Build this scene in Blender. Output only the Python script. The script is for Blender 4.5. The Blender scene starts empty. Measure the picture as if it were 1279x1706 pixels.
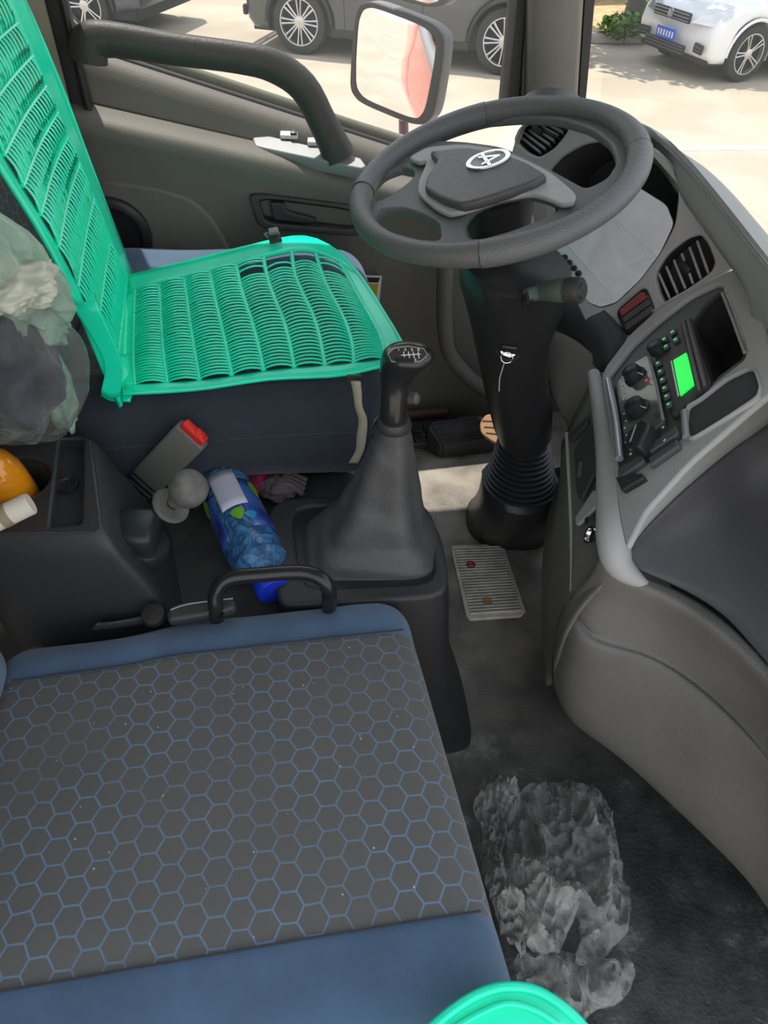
import bpy, bmesh, math, random
from mathutils import Vector as V, Matrix, noise
random.seed(7)
S = bpy.context.scene
COL = S.collection
R = math.radians
# ------------------------------------------------------------------ camera
FPX, CX, CY = 1183.0, 639.5, 853.0
CAM = V((0, 0, 1.3))
def cam_axes(p, yaw, roll):
    p, yaw, roll = R(p), R(yaw), R(roll)
    fw = V((math.sin(yaw)*math.cos(p), math.cos(yaw)*math.cos(p), -math.sin(p)))
    r = V((math.cos(yaw), -math.sin(yaw), 0)); d = fw.cross(r)
    return r*math.cos(roll)+d*math.sin(roll), -r*math.sin(roll)+d*math.cos(roll), fw
AR, AD, AF = cam_axes(45, 9.5, -2.5)
cd = bpy.data.cameras.new('camera'); co = bpy.data.objects.new('camera', cd); COL.objects.link(co)
cd.sensor_fit = 'HORIZONTAL'; cd.sensor_width = 36; cd.lens = 36*FPX/1279; cd.clip_start = .02; cd.clip_end = 300
m = Matrix((AR, -AD, -AF)).transposed().to_4x4(); m.translation = CAM; co.matrix_world = m
S.camera = co
# ------------------------------------------------------------------ light
SKY = 1.35; SUN = 4.4
w = bpy.data.worlds.new('sky'); S.world = w; w.use_nodes = True
nt = w.node_tree; bg = nt.nodes['Background']
tc = nt.nodes.new('ShaderNodeTexCoord'); sx = nt.nodes.new('ShaderNodeSeparateXYZ'); cr = nt.nodes.new('ShaderNodeValToRGB')
nt.links.new(tc.outputs['Generated'], sx.inputs[0]); nt.links.new(sx.outputs[2], cr.inputs[0]); nt.links.new(cr.outputs[0], bg.inputs[0])
cr.color_ramp.elements[0].position = 0; cr.color_ramp.elements[0].color = (1, .96, .9, 1)
cr.color_ramp.elements[1].position = .8; cr.color_ramp.elements[1].color = (.72, .84, 1, 1)
bg.inputs[1].default_value = SKY
sd = bpy.data.lights.new('sun', 'SUN'); sd.energy = SUN; sd.angle = R(.6); sd.color = (1, .93, .82)
so = bpy.data.objects.new('sun', sd); COL.objects.link(so)
SUNDIR = V((-.10, .27, 1)).normalized()      # towards the sun
so.rotation_euler = SUNDIR.to_track_quat('Z', 'Y').to_euler(); so.location = (0, 3, 6)
S.view_settings.view_transform = 'Standard'; S.view_settings.look = 'None'; S.view_settings.gamma = 1
S.view_settings.exposure = 0.28; S.view_settings.use_curve_mapping = False

# ------------------------------------------------------------------ pixel -> point helpers
def at(x, y, X=None, Y=None, Z=None):
    v = AR*(x-CX)+AD*(y-CY)+AF*FPX
    if X is not None: t = (X-CAM.x)/v.x
    elif Y is not None: t = (Y-CAM.y)/v.y
    else: t = (Z-CAM.z)/v.z
    return CAM+v*t
def crop(ox, oy, s): return lambda x, y: (ox+x/s, oy+y/s)
class Frame:
    """a plane in the cab: origin o, axes a, b, outward normal n"""
    def __init__(f, o, a, n):
        f.o = V(o); f.n = V(n).normalized()
        if f.n.dot(CAM-f.o) < 0: f.n = -f.n
        f.a = (V(a)-f.n*V(a).dot(f.n)).normalized(); f.b = f.n.cross(f.a)
        f.m = Matrix((f.a, f.b, f.n)).transposed().to_4x4(); f.m.translation = f.o
    def hit(f, x, y, off=0):
        v = AR*(x-CX)+AD*(y-CY)+AF*FPX; o = f.o+f.n*off
        return CAM+v*((o-CAM).dot(f.n)/v.dot(f.n))
    def ab(f, x, y, off=0):
        p = f.hit(x, y, off)-f.o; return (p.dot(f.a), p.dot(f.b))
def frame3(p, q, r): return Frame(p, q-p, (q-p).cross(r-p))
# ------------------------------------------------------------------ materials
MATS = {}
def nn(nt, t, **k):
    n = nt.nodes.new(t)
    for a, b in k.items(): setattr(n, a, b)
    return n
def mat(name, col, rough=.5, metal=0, bump=0, bscale=200, vary=0, vscale=8, col2=None, trans=0, alpha=1, emit=None, estr=1, spec=.5, coat=0, ior=1.45, sheen=0, vlo=.4, vhi=.65):
    if name in MATS: return MATS[name]
    m = bpy.data.materials.new(name); m.use_nodes = True; nt = m.node_tree; b = nt.nodes['Principled BSDF']; L = nt.links.new
    b.inputs['Base Color'].default_value = (*col, 1); b.inputs['Roughness'].default_value = rough; b.inputs['Metallic'].default_value = metal
    b.inputs['Specular IOR Level'].default_value = spec; b.inputs['IOR'].default_value = ior
    b.inputs['Transmission Weight'].default_value = trans; b.inputs['Alpha'].default_value = alpha; b.inputs['Coat Weight'].default_value = coat
    b.inputs['Sheen Weight'].default_value = sheen
    if emit: b.inputs['Emission Color'].default_value = (*emit, 1); b.inputs['Emission Strength'].default_value = estr
    tc = nn(nt, 'ShaderNodeTexCoord')
    if col2 or vary:
        no = nn(nt, 'ShaderNodeTexNoise'); no.inputs['Scale'].default_value = vscale; no.inputs['Detail'].default_value = 6; L(tc.outputs['Object'], no.inputs[0])
        r = nn(nt, 'ShaderNodeValToRGB'); r.color_ramp.elements[0].position = vlo; r.color_ramp.elements[1].position = vhi
        c2 = col2 or tuple(min(1, c*(1+vary)) for c in col)
        r.color_ramp.elements[0].color = (*col, 1); r.color_ramp.elements[1].color = (*c2, 1)
        L(no.outputs[0], r.inputs[0]); L(r.outputs[0], b.inputs['Base Color'])
    if bump:
        n2 = nn(nt, 'ShaderNodeTexNoise'); n2.inputs['Scale'].default_value = bscale; n2.inputs['Detail'].default_value = 3; L(tc.outputs['Object'], n2.inputs[0])
        bu = nn(nt, 'ShaderNodeBump'); bu.inputs['Strength'].default_value = bump; bu.inputs['Distance'].default_value = .002
        L(n2.outputs[0], bu.inputs['Height']); L(bu.outputs[0], b.inputs['Normal'])
    MATS[name] = m; return m
def mixmat(name, tr, build):
    """transparent film: tr = how much passes straight through"""
    m = bpy.data.materials.new(name); m.use_nodes = True; nt = m.node_tree; L = nt.links.new
    b = nt.nodes['Principled BSDF']; build(nt, b); t = nn(nt, 'ShaderNodeBsdfTransparent'); mx = nn(nt, 'ShaderNodeMixShader')
    out = nt.nodes['Material Output']; mx.inputs[0].default_value = 1-tr
    L(t.outputs[0], mx.inputs[1]); L(b.outputs[0], mx.inputs[2]); L(mx.outputs[0], out.inputs[0]); MATS[name] = m
    return m, nt, mx, b
M = {}
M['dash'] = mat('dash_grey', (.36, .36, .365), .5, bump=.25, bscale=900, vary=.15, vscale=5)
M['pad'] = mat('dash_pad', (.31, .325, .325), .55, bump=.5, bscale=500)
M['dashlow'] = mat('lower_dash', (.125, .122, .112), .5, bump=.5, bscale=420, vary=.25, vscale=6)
M['bezel'] = mat('bezel_dark', (.085, .086, .09), .4, bump=.2, bscale=700)
M['dark'] = mat('dark_plastic', (.042, .042, .045), .42, bump=.3, bscale=500)
M['black'] = mat('black_plastic', (.026, .026, .028), .35, bump=.2, bscale=500)
M['hole'] = mat('cavity_plastic', (.05, .048, .052), .7)
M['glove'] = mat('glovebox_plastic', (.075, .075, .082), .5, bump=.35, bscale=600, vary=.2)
M['leather'] = mat('black_leatherette', (.085, .085, .087), .38, bump=.6, bscale=330)
M['wheelrim'] = mat('wheel_polyurethane', (.12, .125, .128), .42, bump=.6, bscale=420)
M['chrome'] = mat('chrome', (.8, .8, .8), .12, 1)
M['silver'] = mat('silver_paint', (.3, .31, .32), .45, .2)
M['door'] = mat('door_trim_vinyl', (.15, .145, .128), .55, bump=.4, bscale=500, vary=.12, vscale=5)
M['doordark'] = mat('door_trim_dark', (.055, .055, .055), .5, bump=.3)
M['beige'] = mat('pillar_beige', (.36, .34, .27), .7)
M['rubber'] = mat('seal_rubber', (.04, .04, .04), .6)
M['roof'] = mat('headliner', (.45, .43, .4), .9)
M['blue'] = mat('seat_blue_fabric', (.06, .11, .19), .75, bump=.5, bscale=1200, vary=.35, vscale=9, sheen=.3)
M['blueshade'] = mat('seat_blue_shaded_and_piping', (.022, .030, .045), .8, bump=.5, bscale=1200, vary=.3, sheen=.25)  # seat blue darkened to paint in side shade; also used for piping and seams
M['green'] = mat('green_pvc', (.008, .90, .56), .22, coat=.2, spec=.6, vary=.12, vscale=12)
M['orange'] = mat('orange_juice', (.9, .33, .01), .12, coat=1)
M['orangecap'] = mat('orange_cap', (.95, .26, .02), .35)
M['paper'] = mat('paper_roll', (.72, .66, .56), .8)
M['strap'] = mat('strap_webbing', (.5, .45, .36), .9, bump=.6, bscale=700)
M['buckle'] = mat('buckle_grey', (.17, .17, .155), .5, bump=.3)
M['red'] = mat('red_button', (.8, .03, .02), .35)
M['hazard'] = mat('hazard_red', (.28, .06, .06), .35)
M['tan'] = mat('worn_tan_pad', (.42, .24, .12), .7, bump=.4, bscale=60)
M['knobgrey'] = mat('worn_knob', (.13, .13, .12), .55, bump=.8, bscale=420, vary=.4, vscale=60)
M['yellow'] = mat('sticker_yellow', (.5, .42, .02), .5)
M['white'] = mat('white_print', (.75, .75, .75), .5)
M['iron'] = mat('grille_metal', (.62, .59, .5), .45, 0, vary=.3, vscale=30)
M['bcap'] = mat('blue_cap', (.02, .06, .75), .35)
M['pink'] = mat('pink_cuff', (.35, .03, .1), .8)
M['glove_cloth'] = mat('glove_cloth', (.16, .13, .14), .9, bump=.7, bscale=300)
M['clothes'] = mat('dark_clothes', (.02, .02, .03), .9, bump=.9, bscale=90, vary=1.2, vscale=30, sheen=.3)
M['lcd'] = mat('lcd_green', (.0, .3, .03), .3, emit=(.01, .85, .08), estr=.8)
M['led'] = mat('led_red', (.3, 0, 0), .3, emit=(1, .03, .05), estr=.8)
M['icon'] = mat('icon_green', (.05, .3, .1), .3, emit=(.05, .8, .25), estr=.45)
M['tinted'] = mat('hvac_panel', (.06, .075, .068), .15, vary=1.4, vscale=40, coat=.6)
M['track'] = mat('radio_trim', (.11, .1, .105), .3, .4)
M['tyre'] = mat('tyre_rubber', (.03, .03, .03), .8)
M['alloy'] = mat('alloy', (.55, .55, .55), .25, .8)
M['carwhite'] = mat('car_white', (.78, .8, .82), .25, coat=1)
M['cargrey'] = mat('car_grey', (.05, .055, .06), .3, .3, coat=1)
M['carblue'] = mat('car_dark', (.04, .05, .07), .3, .3, coat=1)
M['carglass'] = mat('car_glass', (.01, .012, .014), .08, spec=.8)
M['lamp'] = mat('headlamp', (.6, .62, .65), .1, .4, coat=1)
M['plate'] = mat('plate_blue', (.03, .12, .6), .4)
M['cabred'] = mat('cab_red', (.75, .03, .02), .25, coat=1)
M['bark'] = mat('bark', (.12, .1, .09), .9, bump=1, bscale=30)
M['leaf'] = mat('leaf', (.12, .22, .03), .7)
M['kerb'] = mat('kerb_stone', (.4, .38, .35), .8, vary=.3, vscale=10)
M['earth'] = mat('earth', (.4, .28, .15), .95, vary=.5, vscale=6)
M['road'] = mat('concrete_road', (.40, .34, .265), .9, vary=.22, vscale=1.2, bump=.3, bscale=60)
M['mirror'] = mat('mirror_glass', (.92, .92, .92), .02, 1)
M['mirrorback'] = mat('mirror_shell', (.13, .13, .14), .4)
M['lever'] = mat('grey_lever', (.3, .3, .29), .5)
M['greenstalk'] = mat('stalk_grey', (.09, .12, .105), .45, bump=.8, bscale=600)
M['tongue'] = mat('dusty_black', (.06, .06, .062), .5, bump=.4, bscale=500, col2=(.12, .118, .11), vscale=14, vlo=.5, vhi=.8)
# dusty rubber floor
def floor_mat():
    m = bpy.data.materials.new('dusty_rubber_floor'); m.use_nodes = True; nt = m.node_tree; L = nt.links.new; b = nt.nodes['Principled BSDF']
    tc = nn(nt, 'ShaderNodeTexCoord'); b.inputs['Roughness'].default_value = .5
    a = nn(nt, 'ShaderNodeTexNoise'); a.inputs['Scale'].default_value = 5; a.inputs['Detail'].default_value = 9; a.inputs['Roughness'].default_value = .72
    L(tc.outputs['Object'], a.inputs[0])
    r = nn(nt, 'ShaderNodeValToRGB'); e = r.color_ramp.elements; e[0].position = .42; e[0].color = (.022, .0225, .023, 1); e[1].position = .70; e[1].color = (.30, .29, .26, 1)
    n = e.new(.56); n.color = (.065, .065, .062, 1)
    L(a.outputs[0], r.inputs[0])
    # more dust where feet tread near the driver (world +Y)
    sp = nn(nt, 'ShaderNodeSeparateXYZ'); L(tc.outputs['Object'], sp.inputs[0])
    mr = nn(nt, 'ShaderNodeMapRange'); mr.inputs[1].default_value = .45; mr.inputs[2].default_value = 1.1; L(sp.outputs[1], mr.inputs[0])
    mx = nn(nt, 'ShaderNodeMix', data_type='RGBA'); a2 = nn(nt, 'ShaderNodeTexNoise'); a2.inputs['Scale'].default_value = 9; a2.inputs['Detail'].default_value = 8; L(tc.outputs['Object'], a2.inputs[0])
    r2 = nn(nt, 'ShaderNodeValToRGB'); r2.color_ramp.elements[0].position = .3; r2.color_ramp.elements[0].color = (.11, .105, .095, 1); r2.color_ramp.elements[1].position = .7; r2.color_ramp.elements[1].color = (.42, .38, .32, 1)
    L(a2.outputs[0], r2.inputs[0]); L(mr.outputs[0], mx.inputs[0]); L(r.outputs[0], mx.inputs[6]); L(r2.outputs[0], mx.inputs[7]); L(mx.outputs[2], b.inputs['Base Color'])
    bu = nn(nt, 'ShaderNodeBump'); bu.inputs['Strength'].default_value = .5; bu.inputs['Distance'].default_value = .003
    n3 = nn(nt, 'ShaderNodeTexNoise'); n3.inputs['Scale'].default_value = 140; L(tc.outputs['Object'], n3.inputs[0]); L(n3.outputs[0], bu.inputs['Height']); L(bu.outputs[0], b.inputs['Normal'])
    return m
M['floor'] = floor_mat()
# hexagon weave
def hex_mat(name, s=.0170, org=(0, 0), axes=(0, 1), base=(.088, .085, .08), line=(.125, .20, .30)):
    m = bpy.data.materials.new(name); m.use_nodes = True; nt = m.node_tree; L = nt.links.new; b = nt.nodes['Principled BSDF']
    tc = nn(nt, 'ShaderNodeTexCoord'); sp = nn(nt, 'ShaderNodeSeparateXYZ'); L(tc.outputs['Object'], sp.inputs[0])
    def mt(op, a, c=None):
        n = nn(nt, 'ShaderNodeMath', operation=op)
        for i, v in enumerate((a, c)):
            if v is None: continue
            if isinstance(v, (int, float)): n.inputs[i].default_value = v
            else: L(v, n.inputs[i])
        return n.outputs[0]
    wob = nn(nt, 'ShaderNodeTexNoise'); wob.inputs['Scale'].default_value = 14; L(tc.outputs['Object'], wob.inputs[0])
    wv = mt('MULTIPLY', mt('SUBTRACT', wob.outputs[0], .5), .25)
    v = mt('ADD', mt('DIVIDE', sp.outputs[axes[0]], s*math.sqrt(3)), wv); u = mt('ADD', mt('DIVIDE', sp.outputs[axes[1]], s*math.sqrt(3)), wv)  # u: spacing 1, v: spacing sqrt3
    def cell(du, dv):
        a = mt('SUBTRACT', mt('FLOORED_MODULO', mt('ADD', u, du), 1.0), .5)
        c = mt('SUBTRACT', mt('FLOORED_MODULO', mt('ADD', v, dv), 1.7320508), .8660254)
        aa = mt('ABSOLUTE', a); cc = mt('ABSOLUTE', c)
        d = mt('MAXIMUM', aa, mt('ADD', mt('MULTIPLY', aa, .5), mt('MULTIPLY', cc, .8660254)))
        return mt('SUBTRACT', .5, d)
    # a point is in exactly one of the two staggered lattices; distance to that hexagon's edge is the larger value
    e = mt('MAXIMUM', cell(0, 0), cell(.5, .8660254))
    ln = mt('LESS_THAN', e, .038)
    no = nn(nt, 'ShaderNodeTexNoise'); no.inputs['Scale'].default_value = 9; no.inputs['Detail'].default_value = 5; L(tc.outputs['Object'], no.inputs[0])
    fade = nn(nt, 'ShaderNodeMapRange'); fade.inputs[1].default_value = .35; fade.inputs[2].default_value = .6; fade.inputs[3].default_value = .55; fade.inputs[4].default_value = 1; L(no.outputs[0], fade.inputs[0])
    mx = nn(nt, 'ShaderNodeMix', data_type='RGBA'); L(mt('MULTIPLY', ln, fade.outputs[0]), mx.inputs[0])
    # lint specks
    vo = nn(nt, 'ShaderNodeTexVoronoi'); vo.inputs['Scale'].default_value = 75; L(tc.outputs['Object'], vo.inputs[0])
    sel = nn(nt, 'ShaderNodeSeparateColor'); L(vo.outputs['Color'], sel.inputs[0])
    sp2 = mt('MULTIPLY', mt('LESS_THAN', vo.outputs['Distance'], .085), mt('GREATER_THAN', sel.outputs[0], .8))
    weave = nn(nt, 'ShaderNodeTexWave'); weave.inputs['Scale'].default_value = 260; L(tc.outputs['Object'], weave.inputs[0])
    r = nn(nt, 'ShaderNodeMix', data_type='RGBA'); r.inputs[6].default_value = (*base, 1); r.inputs[7].default_value = (*[c*1.35 for c in base], 1); L(weave.outputs[0], r.inputs[0])
    L(r.outputs[2], mx.inputs[6]); mx.inputs[7].default_value = (*line, 1)
    m2 = nn(nt, 'ShaderNodeMix', data_type='RGBA'); L(sp2, m2.inputs[0]); L(mx.outputs[2], m2.inputs[6]); m2.inputs[7].default_value = (.5, .48, .4, 1)
    L(m2.outputs[2], b.inputs['Base Color']); b.inputs['Roughness'].default_value = .85; b.inputs['Sheen Weight'].default_value = .2
    bu = nn(nt, 'ShaderNodeBump'); bu.inputs['Strength'].default_value = .35; bu.inputs['Distance'].default_value = .0015; L(e, bu.inputs['Height']); L(bu.outputs[0], b.inputs['Normal'])
    return m
M['hex'] = hex_mat('hexagon_fabric'); M['hexv'] = hex_mat('hexagon_fabric_upright', axes=(2, 1), base=(.06, .06, .062))
# films and glass
def _glass(tint, haze):
    def f(nt, b):
        b.inputs['Base Color'].default_value = (*tint, 1); b.inputs['Roughness'].default_value = haze
    return f
M['glass'] = mixmat('dusty_windscreen', .93, _glass((.8, .84, .85), .3))[0]
M['bagfilm'], nt_, mx_, b_ = mixmat('clear_bag_film', .6, _glass((.55, .56, .53), .16))
def crumple(nt, mx, b, lo, hi, scale=18, bump=1.0, dist=.01):
    L = nt.links.new; tc = nn(nt, 'ShaderNodeTexCoord')
    n = nn(nt, 'ShaderNodeTexNoise'); n.inputs['Scale'].default_value = scale; n.inputs['Detail'].default_value = 5; n.inputs['Distortion'].default_value = 1.5; L(tc.outputs['Object'], n.inputs[0])
    lw = nn(nt, 'ShaderNodeLayerWeight'); lw.inputs[0].default_value = .35
    mr = nn(nt, 'ShaderNodeMapRange'); mr.inputs[1].default_value = .3; mr.inputs[2].default_value = .75; mr.inputs[3].default_value = lo; mr.inputs[4].default_value = hi; L(n.outputs[0], mr.inputs[0])
    ad = nn(nt, 'ShaderNodeMath', operation='MULTIPLY_ADD'); L(lw.outputs['Facing'], ad.inputs[0]); ad.inputs[1].default_value = .35; L(mr.outputs[0], ad.inputs[2]); ad.use_clamp = True
    L(ad.outputs[0], mx.inputs[0])
    vo = nn(nt, 'ShaderNodeTexVoronoi', feature='DISTANCE_TO_EDGE'); vo.inputs['Scale'].default_value = scale*1.6; L(tc.outputs['Object'], vo.inputs[0])
    bu = nn(nt, 'ShaderNodeBump'); bu.inputs['Strength'].default_value = bump; bu.inputs['Distance'].default_value = dist; L(n.outputs[0], bu.inputs['Height']); L(bu.outputs[0], b.inputs['Normal'])
    b.inputs['Transmission Weight'].default_value = 0
crumple(nt_, mx_, b_, .02, .30, 20, 1.0, .02)
M['bagclear'], nt_, mx_, b_ = mixmat('clear_bag_over_clothes', .6, _glass((.26, .30, .29), .10)); crumple(nt_, mx_, b_, .03, .30, 10, 1.0, .02)
M['baggreen'], nt_, mx_, b_ = mixmat('pale_green_bag_film', .4, _glass((.42, .62, .5), .2)); crumple(nt_, mx_, b_, .35, .8, 9, .8, .015)
def bottle_mat():
    m, nt, mx, b = mixmat('blue_bottle_plastic', .35, _glass((.10, .36, .78), .05)); crumple(nt, mx, b, .15, .85, 34, 1.0, .02); b.inputs['Coat Weight'].default_value = 1; return m
M['bottle'] = bottle_mat()
M['bottleclear'], nt_, mx_, b_ = mixmat('clear_bottle_plastic', .6, _glass((.45, .6, .62), .06)); crumple(nt_, mx_, b_, .2, .5, 24)
M['label'] = mat('bottle_label_blue', (.03, .05, .32), .25, coat=1, col2=(.07, .18, .6), vscale=14)
M['lens'], nt_, mx_, b_ = mixmat('lens_film_sky_glare', .25, _glass((.92, .93, 1.0), .25)); b_.inputs['Coat Weight'].default_value = 1; crumple(nt_, mx_, b_, .72, 1.0, 9, .35, .003)  # near-white film colour stands in for bright sky reflected in the lens

# ------------------------------------------------------------------ object helpers
def link(name, me, m, parent=None, smooth=40, world=True):
    o = bpy.data.objects.new(name, me); COL.objects.link(o)
    if m is not None:
        if isinstance(m, (list, tuple)):
            for q in m: me.materials.append(q)
        else: me.materials.append(m)
    if smooth is not None:
        me.polygons.foreach_set('use_smooth', [True]*len(me.polygons))
        me.set_sharp_from_angle(angle=R(smooth))
    if parent is not None:
        me.transform(Matrix.Translation(-root_loc(parent))); o.parent = parent
    return o
def root_loc(o):
    p = V((0, 0, 0))
    while o is not None: p = p+o.location; o = o.parent
    return p
def from_bm(name, bm, m, parent=None, smooth=40, recalc=True):
    if recalc: bmesh.ops.recalc_face_normals(bm, faces=bm.faces)
    me = bpy.data.meshes.new(name); bm.to_mesh(me); bm.free(); return link(name, me, m, parent, smooth)
def thing(name, label, cat, loc, group=None):
    o = bpy.data.objects.new(name, None); COL.objects.link(o); o.location = loc; o.empty_display_size = .05
    o['label'] = label; o['category'] = cat
    if group: o['group'] = group
    return o
def tag(o, label, cat, group=None):
    o['label'] = label; o['category'] = cat
    if group: o['group'] = group
    return o
def struct(o, label=None):
    o['kind'] = 'structure'
    if label: o['label'] = label; o['category'] = label.split()[-1]
    return o
def cat_rom(P, n):
    """points on a Catmull-Rom curve through P, n per span"""
    P = [V(p) for p in P]; out = []; N = len(P)
    for i in range(N-1):
        p0 = P[i-1] if i else P[0]*2-P[1]; p1, p2 = P[i], P[i+1]; p3 = P[i+2] if i+2 < N else P[-1]*2-P[-2]
        for k in range(n):
            t = k/n; out.append(.5*((2*p1)+(p2-p0)*t+(2*p0-5*p1+4*p2-p3)*t*t+(3*p1-p0-3*p2+p3)*t**3))
    out.append(P[-1]); return out
def round_poly(P, f=.25, k=4, rad=None):
    """rounded corners for a closed 2D polygon"""
    out = []; N = len(P); P = [V((p[0], p[1])) for p in P]
    for i in range(N):
        a, b, c = P[i-1], P[i], P[(i+1) % N]; l1 = (a-b).length; l2 = (c-b).length
        d1 = min(l1*f, rad or 1e9); d2 = min(l2*f, rad or 1e9)
        s = b+(a-b)*d1/max(l1, 1e-9); e = b+(c-b)*d2/max(l2, 1e-9)
        for j in range(k+1):
            t = j/k; out.append(s*(1-t)**2+b*2*t*(1-t)+e*t*t)
    return out
def closed_smooth(P, n=4):
    N = len(P); P = [V((p[0], p[1])) for p in P]; out = []
    for i in range(N):
        p0, p1, p2, p3 = P[i-1], P[i], P[(i+1) % N], P[(i+2) % N]
        for k in range(n):
            t = k/n; out.append(.5*((2*p1)+(p2-p0)*t+(2*p0-5*p1+4*p2-p3)*t*t+(3*p1-p0-3*p2+p3)*t**3))
    return out
def px2ab(fr, P, off=0): return [V(fr.ab(x, y, off)) for x, y in P]
def plate(name, fr, P, thick, off, m, parent=None, holes=(), bev=.002, rnd=.2, rnd_h=.25, smooth=50, px=True, res=1):
    """flat slab whose outer face lies 'off' above the frame plane"""
    cu = bpy.data.curves.new('c', 'CURVE'); cu.dimensions = '2D'; cu.fill_mode = 'BOTH'
    e = max(thick/2-bev, 1e-4); cu.extrude = e; cu.bevel_depth = bev; cu.bevel_resolution = res; cu.offset = -bev
    for i, Q in enumerate([P]+list(holes)):
        q = px2ab(fr, Q, off) if px else [V(p) for p in Q]
        r = rnd if i == 0 else rnd_h
        if r: q = round_poly(q, r)
        s = cu.splines.new('POLY'); s.points.add(len(q)-1); s.use_cyclic_u = True
        for pt, v in zip(s.points, q): pt.co = (v.x, v.y, 0, 1)
    tmp = bpy.data.objects.new('t', cu); COL.objects.link(tmp)
    me = bpy.data.meshes.new_from_object(tmp); bpy.data.objects.remove(tmp); bpy.data.curves.remove(cu)
    me.materials.clear(); me.name = name
    me.transform(Matrix.Translation((0, 0, off-thick/2))); me.transform(fr.m)
    return link(name, me, m, parent, smooth)
def cavity(name, fr, P, depth, off, m, parent=None, rnd=.25, px=True, shrink=1):
    q = px2ab(fr, P, off) if px else [V(p) for p in P]
    if rnd: q = round_poly(q, rnd)
    c = sum(q, V((0, 0)))/len(q); bm = bmesh.new()
    f0 = [bm.verts.new(fr.m @ V((p.x, p.y, off))) for p in q]; f1 = [bm.verts.new(fr.m @ V((c.x+(p.x-c.x)*shrink, c.y+(p.y-c.y)*shrink, off-depth))) for p in q]
    n = len(q)
    for i in range(n): bm.faces.new((f0[i], f0[(i+1) % n], f1[(i+1) % n], f1[i]))
    bm.faces.new(f1)
    return from_bm(name, bm, m, parent, 35)
def patch(name, rows, m, parent=None, thick=.004, nu=6, nv=6, smooth=70, off=1, fn=None):
    """smooth surface through a net of points, given a real thickness"""
    rows = [cat_rom(r, nu) for r in rows]; cols = [cat_rom([r[i] for r in rows], nv) for i in range(len(rows[0]))]
    bm = bmesh.new(); H = len(cols[0]); W = len(cols)
    g = [[bm.verts.new(fn(cols[i][j], i/(W-1), j/(H-1)) if fn else cols[i][j]) for j in range(H)] for i in range(W)]
    for i in range(W-1):
        for j in range(H-1): bm.faces.new((g[i][j], g[i+1][j], g[i+1][j+1], g[i][j+1]))
    o = from_bm(name, bm, m, parent, smooth, recalc=False)
    if thick:
        s = o.modifiers.new('s', 'SOLIDIFY'); s.thickness = thick
        me = o.data; c = me.polygons[len(me.polygons)//2]; p = c.center+root_loc(o)
        s.offset = -1 if c.normal.dot(CAM-p) > 0 else 1
    return o
def tube_bm(bm, P, r, n=10, up=V((0, 0, 1)), closed=False, flat=1.0, smooth=0, caps=True):
    P = [V(p) for p in P]
    if smooth:
        if isinstance(r, (list, tuple)):
            rr = [q.x for q in cat_rom([V((q, 0, 0)) for q in r], smooth)]; r = rr
        P = cat_rom(P, smooth)
    N = len(P); rings = []
    for i, p in enumerate(P):
        if closed: t = (P[(i+1) % N]-P[i-1]).normalized()
        else: t = ((P[min(i+1, N-1)])-(P[max(i-1, 0)])).normalized()
        s = t.cross(up)
        if s.length < 1e-4: s = t.cross(V((1, 0, 0)))
        s.normalize(); u = s.cross(t); ri = r[i] if isinstance(r, (list, tuple)) else r
        rings.append([bm.verts.new(p+s*ri*math.cos(2*math.pi*k/n)+u*ri*flat*math.sin(2*math.pi*k/n)) for k in range(n)])
    for i in range(N if closed else N-1):
        a, b = rings[i], rings[(i+1) % N]
        for k in range(n): bm.faces.new((a[k], a[(k+1) % n], b[(k+1) % n], b[k]))
    if caps and not closed: bm.faces.new(rings[0][::-1]); bm.faces.new(rings[-1])
def tube(name, P, r, m, parent=None, n=10, **k):
    bm = bmesh.new(); tube_bm(bm, P, r, n, **k); return from_bm(name, bm, m, parent, 50)
def axes_for(d):
    d = V(d).normalized(); a = d.cross(V((0, 0, 1)))
    if a.length < 1e-3: a = V((1, 0, 0))
    a.normalize(); return a, d.cross(a), d
def lathe_bm(bm, o, d, prof, n=24, fn=None, caps=True):
    """profile [(distance along d, radius)]"""
    a, b, d = axes_for(d); rings = []
    for h, r in prof:
        rings.append([bm.verts.new(V(o)+d*h+(a*math.cos(2*math.pi*k/n)+b*math.sin(2*math.pi*k/n))*(r*(fn(h, k/n) if fn else 1))) for k in range(n)])
    for i in range(len(rings)-1):
        for k in range(n): bm.faces.new((rings[i][k], rings[i][(k+1) % n], rings[i+1][(k+1) % n], rings[i+1][k]))
    if caps:
        bm.faces.new(rings[0][::-1]); bm.faces.new(rings[-1])
def lathe(name, o, d, prof, m, parent=None, n=24, fn=None, caps=True, smooth=40):
    bm = bmesh.new(); lathe_bm(bm, o, d, prof, n, fn, caps); return from_bm(name, bm, m, parent, smooth)
def loft(name, rings, m, parent=None, smooth=50, caps=True):
    bm = bmesh.new(); g = [[bm.verts.new(p) for p in r] for r in rings]; n = len(g[0])
    for i in range(len(g)-1):
        for k in range(n): bm.faces.new((g[i][k], g[i][(k+1) % n], g[i+1][(k+1) % n], g[i+1][k]))
    if caps: bm.faces.new(g[0][::-1]); bm.faces.new(g[-1])
    return from_bm(name, bm, m, parent, smooth)
def ring(c, rx, ry, n=28, e=2.0, fold=0, k=7, ph=0, ax=V((1, 0, 0)), ay=V((0, 1, 0))):
    out = []
    for i in range(n):
        t = 2*math.pi*i/n; ct, st = math.cos(t), math.sin(t); f = 1+fold*math.sin(k*t+ph)
        out.append(V(c)+ax*(rx*f*math.copysign(abs(ct)**(2/e), ct))+ay*(ry*f*math.copysign(abs(st)**(2/e), st)))
    return out
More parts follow.
